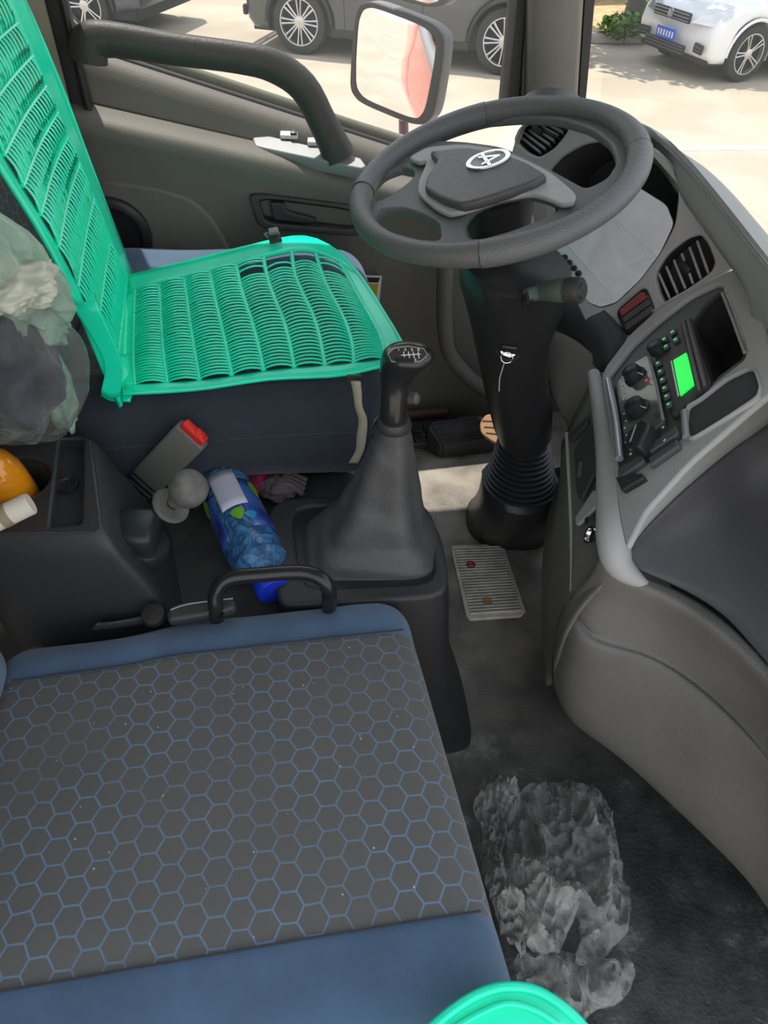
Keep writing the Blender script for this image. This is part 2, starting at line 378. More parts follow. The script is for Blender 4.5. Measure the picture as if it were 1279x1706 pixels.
def box_bm(bm, c, size, rot=None, bev=.003, seg=2):
    t = bmesh.new(); bmesh.ops.create_cube(t, size=1); bmesh.ops.scale(t, vec=size, verts=t.verts)
    if bev: bmesh.ops.bevel(t, geom=list(t.edges), offset=min(bev, min(size)*.45), segments=seg, affect='EDGES', profile=.5)
    M4 = Matrix.Translation(V(c)) @ (rot.to_4x4() if rot is not None else Matrix.Identity(4)); bmesh.ops.transform(t, matrix=M4, verts=t.verts)
    me = bpy.data.meshes.new('x'); t.to_mesh(me); t.free(); bm.from_mesh(me); bpy.data.meshes.remove(me)
def box(name, c, size, m, parent=None, rot=None, bev=.003, seg=2):
    bm = bmesh.new(); box_bm(bm, c, size, rot, bev, seg); return from_bm(name, bm, m, parent, 50)
def rotz(a): return Matrix.Rotation(R(a), 3, 'Z')
def fbox(name, fr, x, y, wa, wb, h, off, m, parent, ang=0, bev=.0015):
    """box standing on a frame plane at a pixel"""
    p = fr.hit(x, y)+fr.n*(off+h/2); rt = Matrix((fr.a, fr.b, fr.n)).transposed() @ Matrix.Rotation(R(ang), 3, 'Z')
    return box(name, p, (wa, wb, h), m, parent, rt, bev)
def soft_box(lo, hi, r, gx, gy, gz, fn=None):
    """rounded box on explicit grid lines; returns dict of face lists"""
    bm = bmesh.new(); vs = {}
    lo, hi = V(lo), V(hi)
    def P(x, y, z):
        k = (round(x, 5), round(y, 5), round(z, 5))
        if k not in vs:
            p = V((x, y, z)); q = V([min(max(p[i], lo[i]+r), hi[i]-r) for i in range(3)]); d = p-q
            if d.length > 1e-9: p = q+d.normalized()*r
            vs[k] = bm.verts.new(fn(p) if fn else p)
        return vs[k]
    def side(A, B, f):
        for i in range(len(A)-1):
            for j in range(len(B)-1):
                try: bm.faces.new((P(*f(A[i], B[j])), P(*f(A[i+1], B[j])), P(*f(A[i+1], B[j+1])), P(*f(A[i], B[j+1]))))
                except ValueError: pass
    side(gx, gy, lambda a, b: (a, b, lo.z)); side(gx, gy, lambda a, b: (a, b, hi.z))
    side(gx, gz, lambda a, b: (a, lo.y, b)); side(gx, gz, lambda a, b: (a, hi.y, b))
    side(gy, gz, lambda a, b: (lo.x, a, b)); side(gy, gz, lambda a, b: (hi.x, a, b))
    bmesh.ops.recalc_face_normals(bm, faces=bm.faces); return bm
def lines(a, b, r, n, extra=()):
    L = [a+(r*(1-math.cos(math.pi/2*i/5))) for i in range(5)]; L = [a+r*i/5 for i in range(5)]
    mid = [a+r+(b-a-2*r)*i/n for i in range(n+1)]; end = [b-r*i/5 for i in range(5)][::-1]
    out = L+mid+end
    for e in extra:
        k = min(range(len(out)), key=lambda i: abs(out[i]-e)); out[k] = e
    return out
def split_cushion(bm, bounds, names, mats, parent, axis=1):
    """one mesh per band along an axis"""
    for i, (nm, mt) in enumerate(zip(names, mats)):
        b2 = bm.copy(); lo_, hi_ = bounds[i], bounds[i+1]
        kill = [f for f in b2.faces if not (lo_ <= f.calc_center_median()[axis] < hi_)]
        bmesh.ops.delete(b2, geom=kill, context='FACES'); from_bm(nm, b2, mt, parent, 60, recalc=False)
    bm.free()
def text_mesh(name, s, fr, x, y, size, m, parent, off=.001, ang=0, ext=.0004):
    cu = bpy.data.curves.new('t', 'FONT'); cu.body = s; cu.size = size; cu.extrude = ext; cu.align_x = 'CENTER'; cu.align_y = 'CENTER'
    t = bpy.data.objects.new('t', cu); COL.objects.link(t); me = bpy.data.meshes.new_from_object(t); bpy.data.objects.remove(t)
    me.materials.clear(); me.transform(Matrix.Rotation(R(ang), 4, 'Z')); a, b = fr.ab(x, y); me.transform(Matrix.Translation((a, b, off))); me.transform(fr.m)
    return link(name, me, m, parent, None)
# ================================================================== SETTING
def slab(name, lo, hi, m, bev=0, kind=True):
    lo, hi = V(lo), V(hi); o = box(name, (lo+hi)/2, hi-lo, m, None, None, bev)
    if kind: o['kind'] = 'structure'
    return o
slab('floor', (-.8, -.12, -.05), (.86, 1.70, 0), M['floor'])
slab('ceiling', (-.8, -.1, 1.72), (.72, 1.74, 1.78), M['roof'])
slab('wall_back', (-.84, -.12, -.05), (-.80, 1.74, 1.75), M['roof'])
slab('wall_front', (.86, -.12, -.45), (.90, 1.72, .60), M['dark'])
# ground outside
slab('road', (-60, -30, -1.2), (60, 60, -1.1), M['road'])
slab('roadside_earth', (3.2, 11.75, -1.1), (40, 15.5, -1.0), M['earth'])
for i in range(12):
    k = slab('kerb', (3.2+i*1.0, 11.6, -1.1), (4.185+i*1.0, 11.75, -.97), M['kerb'], .015)
slab('far_wall', (-40, 19, -1.1), (50, 19.4, 2.5), M['kerb'])
slab('white_road_line', (-20, 7.15, -1.1), (40, 7.27, -1.095), mat('road_paint', (.62, .6, .56), .8))
# body below the window on the driver's side (what the mirror sees)
slab('wall_left_lining', (-.80, 1.67, -.05), (-.475, 1.70, 1.75), M['beige'], .004)
slab('trim_4', (.56, 1.655, -.02), (.90, 1.70, .66), M['door'], .004)
cabs = slab('wall_left', (-.84, 1.745, -.62), (.86, 1.775, .50), M['cabred'], .005)
cr2 = slab('wall_left_rear', (-.84, 1.70, -.05), (-.50, 1.775, 1.75), M['cabred'], .005)
# A pillar: inner trim, two seals
pil = thing('trim_1', 'pale grey windscreen pillar trim between side window and windscreen', 'pillar', at(910, 140, Y=1.64)); del pil['category']; pil['kind'] = 'structure'
def strip(name, P, r, m, parent, flat=1, n=10): return tube(name, P, r, m, parent, n=n, flat=flat, smooth=4)
pt = [at(918, 190, Y=1.66), at(925, 60, Y=1.66), at(934, -120, Y=1.66)]
up_ = pt[-1]+(pt[-1]-pt[0]).normalized()*.42
def pillar_piece(name, xs, Y, m, dep=.05):
    a0, a1 = at(xs[0], 190, Y=Y), at(xs[1], 190, Y=Y); b0, b1 = at(xs[2], -60, Y=Y), at(xs[3], -60, Y=Y)
    k = (1.75-a0.z)/(b0.z-a0.z); c0 = a0+(b0-a0)*k; c1 = a1+(b1-a1)*k; dn = V((.0, dep, 0))
    mid = lambda p, q: (p+q)*.5+V((0, -.012, 0))
    rings = []
    for p, q in ((a0, a1), (b0, b1), (c0, c1)):
        rings.append([p+dn, p, p+(q-p)*.12+V((0, -.012, 0)), mid(p, q), p+(q-p)*.88+V((0, -.012, 0)), q, q+dn])
    return loft(name, rings, m, pil, 60)
pillar_piece('pillar_trim', (880, 960, 884, 975), 1.66, M['door'], .07)
pillar_piece('weather_seal', (958, 972, 972, 995), 1.69, M['rubber'], .05)
pillar_piece('weather_seal', (838, 862, 862, 878), 1.70, M['rubber'], .05)
pillar_piece('window_channel', (862, 882, 876, 886), 1.71, M['silver'], .03)
# B pillar
bp = thing('trim_2', 'beige door pillar behind the driver seat', 'pillar', at(70, 100, Y=1.68)); del bp['category']; bp['kind'] = 'structure'
def bpiece(name, x0, x1, Y, m, dep=.04):
    lo = at(x0, 60, Y=Y); hi = at(x1, 60, Y=Y)
    return box(name, V(((lo.x+hi.x)/2, Y+dep/2, .86)), (hi.x-lo.x, dep, 1.72), m, bp, None, .006)
bpiece('pillar_cover', -20, 92, 1.66, M['beige'], .05); bpiece('door_seal', 88, 118, 1.655, M['rubber'], .05)
bpiece('latch_post', 110, 124, 1.64, M['black'], .03)
# window glasses
def glass_quad(name, P, m=M['glass'], th=.004):
    bm = bmesh.new(); n = (P[1]-P[0]).cross(P[2]-P[0]).normalized()*th
    a = [bm.verts.new(p) for p in P]; b = [bm.verts.new(p+n) for p in P]; k = len(P)
    bm.faces.new(a[::-1]); bm.faces.new(b)
    for i in range(k): bm.faces.new((a[i], a[(i+1) % k], b[(i+1) % k], b[i]))
    o = from_bm(name, bm, m, None, None); o['kind'] = 'structure'; return o
glass_quad('window_1', [V((-.46, 1.735, .95)), V((.52, 1.735, .64)), V((.60, 1.735, 1.72)), V((-.46, 1.735, 1.72))])
glass_quad('window_2', [V((.70, 1.62, .86)), V((.80, .8, .84)), V((.80, -.1, .84)), V((.70, -.1, 1.72)), V((.66, .8, 1.72)), V((.63, 1.62, 1.72))])
slab('trim_3', (.55, -.1, 1.66), (.74, 1.72, 1.74), M['roof'], .01)

# ================================================================== DRIVER'S DOOR
DF = Frame((0, 1.628, .6), (1, 0, 0), (0, -1, 0))
door = thing('door_1', 'grey driver door trim with dark grab handle and window switches', 'door', (0, 1.70, .0)); door['kind'] = 'structure'; del door['category']
Xs = [-.46, -.3, -.15, 0, .15, .3, .45, .60]
rows = [[V((x, y, fz(x))) for x in Xs] for y, fz in (
    (1.74, lambda x: .805-.306*x), (1.722, lambda x: .812-.306*x), (1.70, lambda x: .800-.300*x), (1.69, lambda x: .765-.238*x), (1.685, lambda x: .752-.236*x),
    (1.635, lambda x: .744-.236*x), (1.622, lambda x: .728-.236*x), (1.632, lambda x: .68-.22*x), (1.655, lambda x: .5), (1.665, lambda x: .25), (1.66, lambda x: .01))]
patch('trim_panel', rows, M['door'], door, .012, 4, 3)
tube('window_seal', [V((x, 1.728, .822-.306*x)) for x in (-.46, -.1, .3, .6)], .009, M['rubber'], door, n=8)
tube('window_bright_strip', [V((x, 1.712, .814-.306*x)) for x in (-.40, -.1, .3, .6)], .004, M['silver'], door, n=6)
tube('outer_sill', [V((x, 1.752, .835-.306*x)) for x in (-.46, -.1, .3, .6)], .011, mat('olive_seal', (.13, .13, .09), .6), door, n=8)
gp = [at(x, y, Y=1.62) for x, y in ((148, 102), (150, 72), (185, 66), (290, 82), (395, 96), (455, 110), (505, 145), (538, 205), (566, 262))]
tube('grab_handle', gp, [.034, .034, .030, .028, .028, .030, .030, .030, .036], M['doordark'], door, n=14, flat=.72, smooth=4, up=V((0, 1, 0)))
LF = Frame(at(515, 252, Y=1.662), V((1, 0, -.236)), V((0, -.35, 1)))
plate('switch_panel', LF, [(420, 230), (432, 222), (600, 262), (610, 276), (602, 281), (425, 244)], .03, .018, M['silver'], door, bev=.003, rnd=.15)
for (x, y) in ((482, 241), (527, 252)):
    s_ = fbox('window_switch', LF, x, y, .038, .017, .010, .018, M['white'], door, 0, .003); fbox('rocker', LF, x+8, y+1, .014, .014, .005, .029, M['black'], door, 0, .001)
plate('clear_sticker', LF, [(336, 208), (414, 222), (412, 236), (338, 222)], .001, .0015, mat('frosted_sticker', (.42, .42, .36), .4), door, bev=.0002, rnd=0)
hp = plate('handle_bezel', DF, [(412, 322), (600, 345), (612, 372), (598, 395), (446, 383), (428, 374)], .03, .022, M['doordark'], door, holes=[[(430, 330), (590, 351), (596, 372), (586, 384), (452, 373), (440, 366)]], bev=.004)
cavity('handle_recess', DF, [(430, 330), (590, 351), (596, 372), (586, 384), (452, 373), (440, 366)], .02, .02, M['black'], door)
plate('door_lever', DF, [(448, 338), (473, 339), (476, 352), (528, 366), (522, 374), (455, 368)], .016, .022, M['dark'], door, bev=.004)
plate('map_pocket', DF, [(150, 296), (262, 312), (318, 330), (352, 360), (378, 402), (400, 480), (640, 560), (640, 640), (150, 600)], .035, .006, M['door'], door, bev=.008, rnd=.25)
sp = lathe('speaker', at(188, 392, Y=1.62), (0, -1, 0), [(-.02, .085), (.012, .085), (.016, .08), (.016, .066), (.004, .06), (.002, .02), (.010, .016), (.012, 0.002)], M['black'], door, 32)
st = plate('warning_sticker', DF, [(585, 458), (636, 460), (631, 512), (585, 500)], .0015, .0255, M['white'], door, bev=.0003, rnd=0)
plate('sticker_face', DF, [(585, 461), (633, 463), (630, 471), (585, 469)], .001, .0265, M['black'], door, bev=.0002, rnd=0)
plate('sticker_face', DF, [(585, 472), (630, 473), (626, 507), (585, 496)], .001, .0265, M['yellow'], door, bev=.0002, rnd=0)
tube('door_post_seal', [at(x, y, Y=1.60) for x, y in ((742, 430), (740, 500), (742, 560), (752, 595), (785, 632), (822, 660))], .02, M['door'], door, n=10, smooth=4)
tube('sill_trim', [V((x, 1.65, .03)) for x in (-.3, .1, .45)], .02, mat('sill_red_dark', (.08, .03, .03), .5), door, n=8)
# outer skin of the door with bright waist strip, seen in the mirror
bm = bmesh.new(); f = [bm.verts.new(p) for p in (V((-.50, 1.752, -.1)), V((.62, 1.752, -.1)), V((.62, 1.752, .62)), V((-.50, 1.752, .93)))]; g = [bm.verts.new(v.co+V((0, .03, 0))) for v in f]
bm.faces.new(f); bm.faces.new(g[::-1])
for i in range(4): bm.faces.new((f[i], g[i], g[(i+1) % 4], f[(i+1) % 4]))
from_bm('outer_skin', bm, M['cabred'], door, 30)
tube('waist_strip', [V((-.5, 1.79, .955)), V((.62, 1.79, .635))], .02, M['silver'], door, n=8)
# small foot well things
fr0 = Frame((0, 0, 0), (1, 0, 0), (0, 0, 1))
vent = thing('heater_grille', 'dark slotted grille on floor below driver door', 'grille', at(710, 715, Z=.02))
box('grille_frame', at(715, 722, Z=.02), (.20, .10, .02), M['dark'], vent, rotz(4))
for i in range(5):
    for j in range(2): box('louvre', at(715, 722, Z=.033)+V((-.07+.035*i, -.02+.04*j, 0)), (.024, .028, .008), M['black'], vent, rotz(4), .001)
# foot rest wedge
def pk(x, y, z): return at(x, y, Z=z)
fr_ = thing('foot_rest', 'black ribbed wedge foot rest beside clutch pedal', 'foot rest', pk(760, 740, 0))
bm = bmesh.new(); T = [pk(712, 704, .10), pk(800, 694, .10), pk(830, 722, .07), pk(736, 742, .05)]
B_ = [V((p.x, p.y, 0)) for p in T]; a = [bm.verts.new(p) for p in T]; b = [bm.verts.new(p) for p in B_]
bm.faces.new(a); bm.faces.new(b[::-1])
for i in range(4): bm.faces.new((a[i], b[i], b[(i+1) % 4], a[(i+1) % 4]))
bmesh.ops.bevel(bm, geom=list(bm.edges), offset=.006, segments=2, affect='EDGES'); from_bm('wedge', bm, M['dark'], fr_)
for i in range(9):
    t = (i+.5)/9; p = T[0].lerp(T[3], t); q = T[1].lerp(T[2], t); tube('rib', [p+(q-p)*.06+V((0, 0, .001)), q+(p-q)*.06+V((0, 0, .001))], .003, M['dark'], fr_, n=6)
pd = thing('clutch_pedal', 'sunlit tan foot pedal behind the steering column', 'pedal', pk(825, 715, .12))
pf = Frame(pk(825, 712, .14), V((1, 0, 0)), V((-.5, -.35, .8)))
plate('pedal_pad', pf, [(798, 705), (808, 690), (830, 688), (850, 700), (850, 745), (822, 738), (800, 722)], .02, .01, M['tan'], pd, bev=.004, rnd=.3)
for i in range(3): plate('pad_groove', pf, [(803+i*3, 700+i*10), (846, 702+i*11), (846, 704+i*11), (803+i*3, 702+i*10)], .002, .0115, M['dark'], pd, bev=.0003, rnd=0)
tube('pedal_arm', [pk(830, 716, .13), pk(850, 690, .16), pk(880, 640, .35)], .009, M['black'], pd, n=8)
pd2 = thing('accelerator_pedal', 'dark pedal arm just right of the steering column boot', 'pedal', pk(905, 840, .1))
tube('pedal_arm', [pk(900, 850, .02), pk(903, 835, .1), pk(930, 790, .3)], .016, M['black'], pd2, n=8, smooth=4)
box('pedal_pad', pk(903, 838, .09), (.03, .07, .015), M['black'], pd2, rotz(5), .004)
# ribbed metal foot plate
fp = thing('ribbed_foot_plate', 'ribbed metal foot plate screwed to the floor before the console', 'plate', pk(800, 970, 0))
PP = [(750, 908), (838, 905), (876, 1018), (868, 1026), (783, 1032), (776, 1024)]
plate('base_plate', fr0, PP, .008, .008, M['iron'], fp, bev=.002, rnd=.08)
e = [pk(x, y, .008) for x, y in ((754, 913), (834, 910), (870, 1020), (784, 1026))]
for i in range(24):
    t = (i+.5)/24; p, q = e[0].lerp(e[3], t), e[1].lerp(e[2], t)
    d = q-p; box('rib', (p+q)/2+V((0, 0, .003)), (d.length, .0045, .006), M['iron'], fp, Matrix.Rotation(math.atan2(d.y, d.x), 3, 'Z'), .001, 1)
for (x, y) in ((784, 941), (812, 1002)):
    c_ = pk(x, y, .014); lathe('screw_hole', c_, (0, 0, 1), [(0, .011), (.002, .011), (.002, .007), (-.001, .006)], M['tan'] if y > 1000 else M['pink'], fp, 16)
# ================================================================== DASHBOARD
dash = thing('dashboard', 'dark grey moulded dashboard sweeping round from driver vent to passenger side', 'dashboard', (.75, .8, .0))
O = at(1137, 625, Z=.72); ph = R(18); th = R(48)
hh = V((-math.sin(ph), -math.cos(ph), 0)); ff = V((math.cos(ph), -math.sin(ph), 0)); uu = ff*math.cos(th)+V((0, 0, 1))*math.sin(th)
FS = Frame(O, hh, hh.cross(uu))
P1, P2 = FS.hit(1110, 502), FS.hit(1236, 438)
FD = frame3(P1, P2, at(870, 240, Z=.86))
c4 = crop(880, 380, 3.046); c6 = crop(1000, 480, 4.92); cb = crop(760, 120, 2.464); c8 = crop(900, 560, 2.665)
# outer pad under the windscreen
def Z(*a): return [at(x, y, Z=z) for x, y, z in a]
outer = Z((893, 158, .93), (1000, 190, .925), (1085, 222, .92), (1142, 268, .915), (1207, 345, .90), (1275, 430, .885), (1400, 580, .87), (1560, 760, .86))
drop = [p+V((.10, .03, -.05)) for p in outer]
crown = [a.lerp(b, .35)+V((0, 0, .006)) for a, b in zip(outer, Z((872, 185, .90), (975, 212, .895), (1075, 243, .89), (1130, 305, .885), (1190, 385, .875), (1243, 465, .855), (1320, 600, .80), (1480, 800, .80)))]
inner = Z((872, 188, .90), (975, 214, .89), (1075, 246, .885), (1128, 308, .88), (1188, 390, .865), (1240, 470, .84), (1278, 590, .78), (1440, 840, .79))
inner2 = [p+V((.012, 0, -.02)) for p in inner]
patch('top_pad', [drop, outer, crown, inner, inner2], M['pad'], dash, .006, 6, 5)
# driver fascia with its openings
vent1 = [cb(*p) for p in ((240, 282), (262, 232), (318, 200), (430, 196), (464, 214), (452, 250), (402, 312), (340, 350), (292, 332))]
hood = [cb(*p) for p in ((372, 408), (430, 345), (520, 295), (610, 282), (700, 286), (800, 315), (875, 390), (912, 500), (898, 625), (835, 745), (752, 855), (655, 948), (592, 968), (545, 950), (490, 880), (425, 810), (398, 740), (375, 560))]
vent2 = [c4(*p) for p in ((640, 235), (700, 135), (800, 55), (872, 32), (912, 80), (948, 172), (928, 222), (800, 312), (692, 384), (664, 330))]
hz = [c4(*p) for p in ((448, 420), (585, 300), (632, 430), (505, 555))]
fd_out = [(848, 262), (868, 205), (905, 182), (975, 205), (1075, 240), (1130, 302), (1190, 382), (1240, 438), (1112, 502), (1052, 552), (1005, 600), (960, 505), (925, 440), (915, 330), (890, 300)]
plate('driver_fascia', FD, fd_out, .012, 0, M['dash'], dash, holes=[vent1, hood, vent2], bev=.003, rnd=.25, rnd_h=.3)
cavity('vent_cavity', FD, vent1, .05, -.006, M['hole'], dash); cavity('vent_cavity', FD, vent2, .05, -.006, M['hole'], dash)
cavity('cluster_hood', FD, hood, .13, -.004, M['hole'], dash, shrink=.93)
def slats(fr, A, B, C, D, n, m, thick=.004, dep=.014, off=-.018, name='slat'):
    """n blades between edge A-B and edge D-C (pixels)"""
    for i in range(n):
        t = (i+.5)/n; p = fr.hit(A[0]+(B[0]-A[0])*t, A[1]+(B[1]-A[1])*t, off); q = fr.hit(D[0]+(C[0]-D[0])*t, D[1]+(C[1]-D[1])*t, off)
        d = (q-p); a = d.normalized(); c = a.cross(fr.n); rt = Matrix((a, c, fr.n)).transposed() @ Matrix.Rotation(R(25), 3, 'X')
        box(name, (p+q)/2, (d.length, thick, dep), m, dash, rt, .001, 1)
slats(FD, cb(248, 270), cb(400, 196), cb(470, 228), cb(340, 345), 7, M['silver'])
slats(FD, c4(640, 245), c4(875, 50), c4(935, 225), c4(700, 375), 6, M['dash'])
tube('vent_link', [FD.hit(*cb(300, 215), -.012), FD.hit(*cb(420, 270), -.012)], .003, M['black'], dash, n=6)
fbox('vent_tab', FD, *c4(790, 200), .012, .02, .012, -.012, M['black'], dash, 20)
fbox('vent_tab', FD, *cb(328, 235), .012, .02, .012, -.012, M['black'], dash, 20)
# instrument cluster
ins = thing('instrument_cluster', 'instrument cluster under lens film coloured pale like reflected sky behind steering wheel', 'instrument cluster', FD.hit(1030, 420, -.03))

lens = [cb(*p) for p in ((402, 745), (415, 590), (470, 520), (600, 470), (740, 470), (860, 545), (890, 622), (832, 745), (752, 852), (655, 945), (592, 965), (545, 948), (500, 895), (440, 812))]
plate('gauge_face', FD, lens, .006, -.018, mat('gauge_face', (.4, .4, .45), .5), ins, bev=.001)
for (x, y, r) in ((520, 600, .055), (690, 700, .04), (760, 860, .05), (660, 560, .05)):
    pass
for (x, y, r) in ((560, 640, .040), (700, 640, .048), (640, 840, .034)):
    lathe('gauge_ring', FD.hit(*cb(x, y), -.017), FD.n, [(0, r), (.006, r), (.006, r*.93), (0, r*.93)], M['white'], ins, 36)
plate('lens_cover', FD, lens, .004, .002, M['lens'], ins, bev=.001)
for P in (((455, 705), (625, 900)), ((640, 590), (820, 755)), ((625, 900), (640, 945))):  # white lines painted on the lens as reflections of hood and film edges
    tube('lens_reflection', [FD.hit(*cb(*P[0]), .0028), FD.hit(*cb(*P[1]), .0028)], .0009, M['white'], ins, n=5)
tube('lens_reflection', [FD.hit(*cb(*p), .0028) for p in ((640, 945), (640, 880), (690, 810), (820, 755))], .0009, M['white'], ins, n=5, smooth=5)
for k in range(4):
    x, y = cb(447+19*k, 761+22*k); lathe('trip_button', FD.hit(x, y, .002), FD.n, [(0, .0055), (.006, .005), (.007, .003)], M['black'], ins, 12)
# rocker switches
def rocker(fr, P, m, label=None, h=.012, off=.0, parent=dash):
    o = plate('rocker_switch', fr, P, h, off+h, m, parent, bev=.002, rnd=.1)
    if label: o['label'] = label
    return o
plate('switch_bezel', FD, [c4(*p) for p in ((440, 425), (590, 295), (640, 420), (500, 560))], .006, .008, M['black'], dash, bev=.001)
rocker(FD, [c4(*p) for p in ((458, 418), (572, 322), (600, 352), (470, 448))], M['hazard'], 'dull red hazard switch', off=.006)
rocker(FD, [c4(*p) for p in ((472, 452), (602, 356), (614, 388), (482, 482))], M['bezel'], off=.004); rocker(FD, [c4(*p) for p in ((484, 486), (616, 392), (626, 425), (492, 520))], M['bezel'], off=.002)
rocker(FD, [c4(*p) for p in ((415, 520), (440, 492), (470, 505), (470, 560), (420, 585))], M['bezel']); rocker(FD, [c4(*p) for p in ((360, 625), (478, 540), (488, 575), (375, 672))], M['bezel'])
# centre stack fascia
opening = [c4(*p) for p in ((395, 762), (520, 600), (660, 470), (820, 345), (945, 285), (985, 292), (1042, 430), (1108, 622), (1088, 672), (965, 765), (870, 850), (800, 895), (790, 965), (792, 1050), (700, 1130), (560, 1220), (470, 1300), (452, 1220), (430, 1000))]
pocket = [c4(*p) for p in ((808, 905), (870, 868), (1000, 765), (1110, 712), (1140, 722), (1165, 800), (1150, 850), (1000, 950), (818, 1062), (800, 1000))]
fs_out = [(1000, 622), (1052, 553), (1112, 502), (1240, 438), (1262, 500), (1285, 590), (1300, 640), (1240, 690), (1150, 768), (1075, 850), (1042, 915), (1030, 860), (1018, 740)]
FSb = Frame(FS.o-FS.n*.012, FS.a, FS.n)
plate('centre_fascia', FS, fs_out, .010, 0, M['dash'], dash, holes=[opening, pocket] if False else [opening], bev=.003, rnd=.2, rnd_h=.2)
cubby = [c4(*p) for p in ((835, 475), (900, 380), (970, 315), (1000, 400), (1095, 625), (1080, 665), (960, 755), (935, 790), (890, 640))]
plate('centre_bezel', FS, opening, .010, -.008, M['bezel'], dash, holes=[cubby], bev=.002, rnd=.2, rnd_h=.15)
cavity('cubby', FS, cubby, .09, -.012, M['hole'], dash, rnd=.15)
tube('cubby_edge', [FS.hit(*c4(*p), -.004) for p in ((985, 330), (1040, 470), (1098, 630))], .003, M['silver'], dash, n=6)
cavity('coin_pocket', FS, pocket, .004, .0045, M['hole'], dash)
plate('pocket_rim', FS, [c4(*p) for p in ((795, 895), (870, 855), (1000, 752), (1115, 698), (1152, 712), (1180, 800), (1165, 860), (1000, 965), (810, 1080), (785, 1000))], .008, .006, M['dash'], dash, holes=[pocket], bev=.002, rnd=.25)
tube('pocket_edge', [FS.hit(*c4(*p), .006) for p in ((790, 930), (800, 1060))], .005, M['silver'], dash, n=8)
# radio
rad = thing('car_radio', 'dark car radio with bright green display in the centre stack', 'radio', FS.hit(1125, 620))
rpl = [c4(*p) for p in ((625, 590), (740, 510), (820, 470), (855, 560), (925, 790), (880, 830), (730, 955), (700, 900), (660, 740))]
plate('radio_face', FS, rpl, .012, .002, M['dark'], rad, bev=.002, rnd=.08)
for (a, b, mm) in (((790, 480), (870, 835), M['track']), ((815, 470), (900, 815), M['track'])):
    tube('tape_slot', [FS.hit(*c4(*a), .004), FS.hit(*c4(*b), .004)], .005, mm, rad, n=8)
plate('display', FS, [c4(*p) for p in ((733, 670), (800, 630), (842, 790), (768, 850))], .003, .005, M['lcd'], rad, bev=.0005, rnd=.04)
tube('display_edge', [FS.hit(*c4(*a), .005) for a in ((724, 675), (760, 852))], .0012, M['white'], rad, n=5)
for k in range(6):
    x, y = 668+k*11, 700+k*42; fbox('preset_button', FS, *c4(x, y), .012, .010, .004, .003, M['bezel'], rad, 0); fbox('button_icon', FS, *c4(x, y), .0045, .004, .0006, .0072, M['icon'], rad, 30, .0001)
for (x, y) in ((742, 542), (758, 580), (700, 578), (708, 615)):
    fbox('preset_button', FS, *c4(x, y), .011, .010, .004, .003, M['bezel'], rad, 0); fbox('button_icon', FS, *c4(x, y), .005, .005, .0006, .0072, M['icon'], rad, 30, .0001)
lathe('volume_knob', FS.hit(*c4(660, 620), .002), FS.n, [(0, .014), (.014, .0125), (.016, .010), (.0165, .004)], M['black'], rad, 24)
# heater panel
hv = thing('heater_control_panel', 'clear-filmed heater panel with three black rotary knobs under the radio', 'control panel', FS.hit(1065, 700))
hpl = [c4(*p) for p in ((440, 790), (520, 690), (605, 640), (625, 700), (690, 960), (680, 985), (600, 1050), (510, 1130), (490, 1110))]
plate('panel_face', FS, hpl, .008, .0, M['tinted'], hv, bev=.002, rnd=.12)
tube('panel_edge', [FS.hit(*c4(*a), .003) for a in ((612, 655), (650, 800), (682, 975))], .0025, M['silver'], hv, n=6)
for (x, y, r) in ((545, 755, .018), (560, 925, .019)):
    k_ = lathe('rotary_knob', FS.hit(*c4(x, y), .0), FS.n, [(0, r), (.004, r), (.006, r*.85), (.018, r*.75), (.02, r*.6), (.0205, r*.2)], M['black'], hv, 24)
    tube('knob_mark', [FS.hit(*c4(x+8, y-22), .0125), FS.hit(*c4(x+36, y-12), .0125)], .0009, M['white'], hv, n=4)
lathe('rotary_knob', FS.hit(*c4(565, 1060), .0), FS.n, [(0, .021), (.004, .021), (.008, .017), (.01, .015)], M['black'], hv, 24)
plate('knob_grip', FS, [c4(*p) for p in ((548, 985), (580, 960), (618, 985), (560, 1105), (512, 1110), (510, 1080))], .03, .032, M['black'], hv, bev=.004, rnd=.25)
tube('grip_shine', [FS.hit(*c4(545, 1000), .0325), FS.hit(*c4(515, 1085), .0325)], .0012, M['silver'], hv, n=5)
fbox('red_lamp', FS, *c4(600, 775), .004, .004, .001, .001, M['led'], hv)
for k in range(9): fbox('scale_mark', FS, *c4(478+k*2+8*(k % 2), 800+k*36), .003, .003, .0006, .0005, M['white'], hv, 0, .0001)
tube('trim_bar', [FS.hit(*c4(*p), .004) for p in ((405, 770), (440, 960), (462, 1170))], .006, mat('bright_trim', (.5, .52, .56), .25, .5), dash, n=8, smooth=4, flat=1)
# switches at the passenger end
sw_ = [((600, 1105), (745, 1002), (760, 1040), (606, 1142)), ((606, 1165), (752, 1068), (762, 1100), (612, 1205)), ((448, 1225), (575, 1140), (585, 1180), (455, 1270)), ((440, 1262), (572, 1240), (585, 1262), (470, 1330))]
for k, P in enumerate(sw_):
    rocker(FS, [c4(*p) for p in P], M['bezel'] if k < 3 else M['black'], off=-.002)
    if k < 3: text_mesh('switch_mark', ('o', '=', '≡')[k], FS, *c4((P[1][0]*.75+P[0][0]*.25), (P[1][1]*.75+P[0][1]*.25)+12), .008, M['white'], dash, .0125, -60)
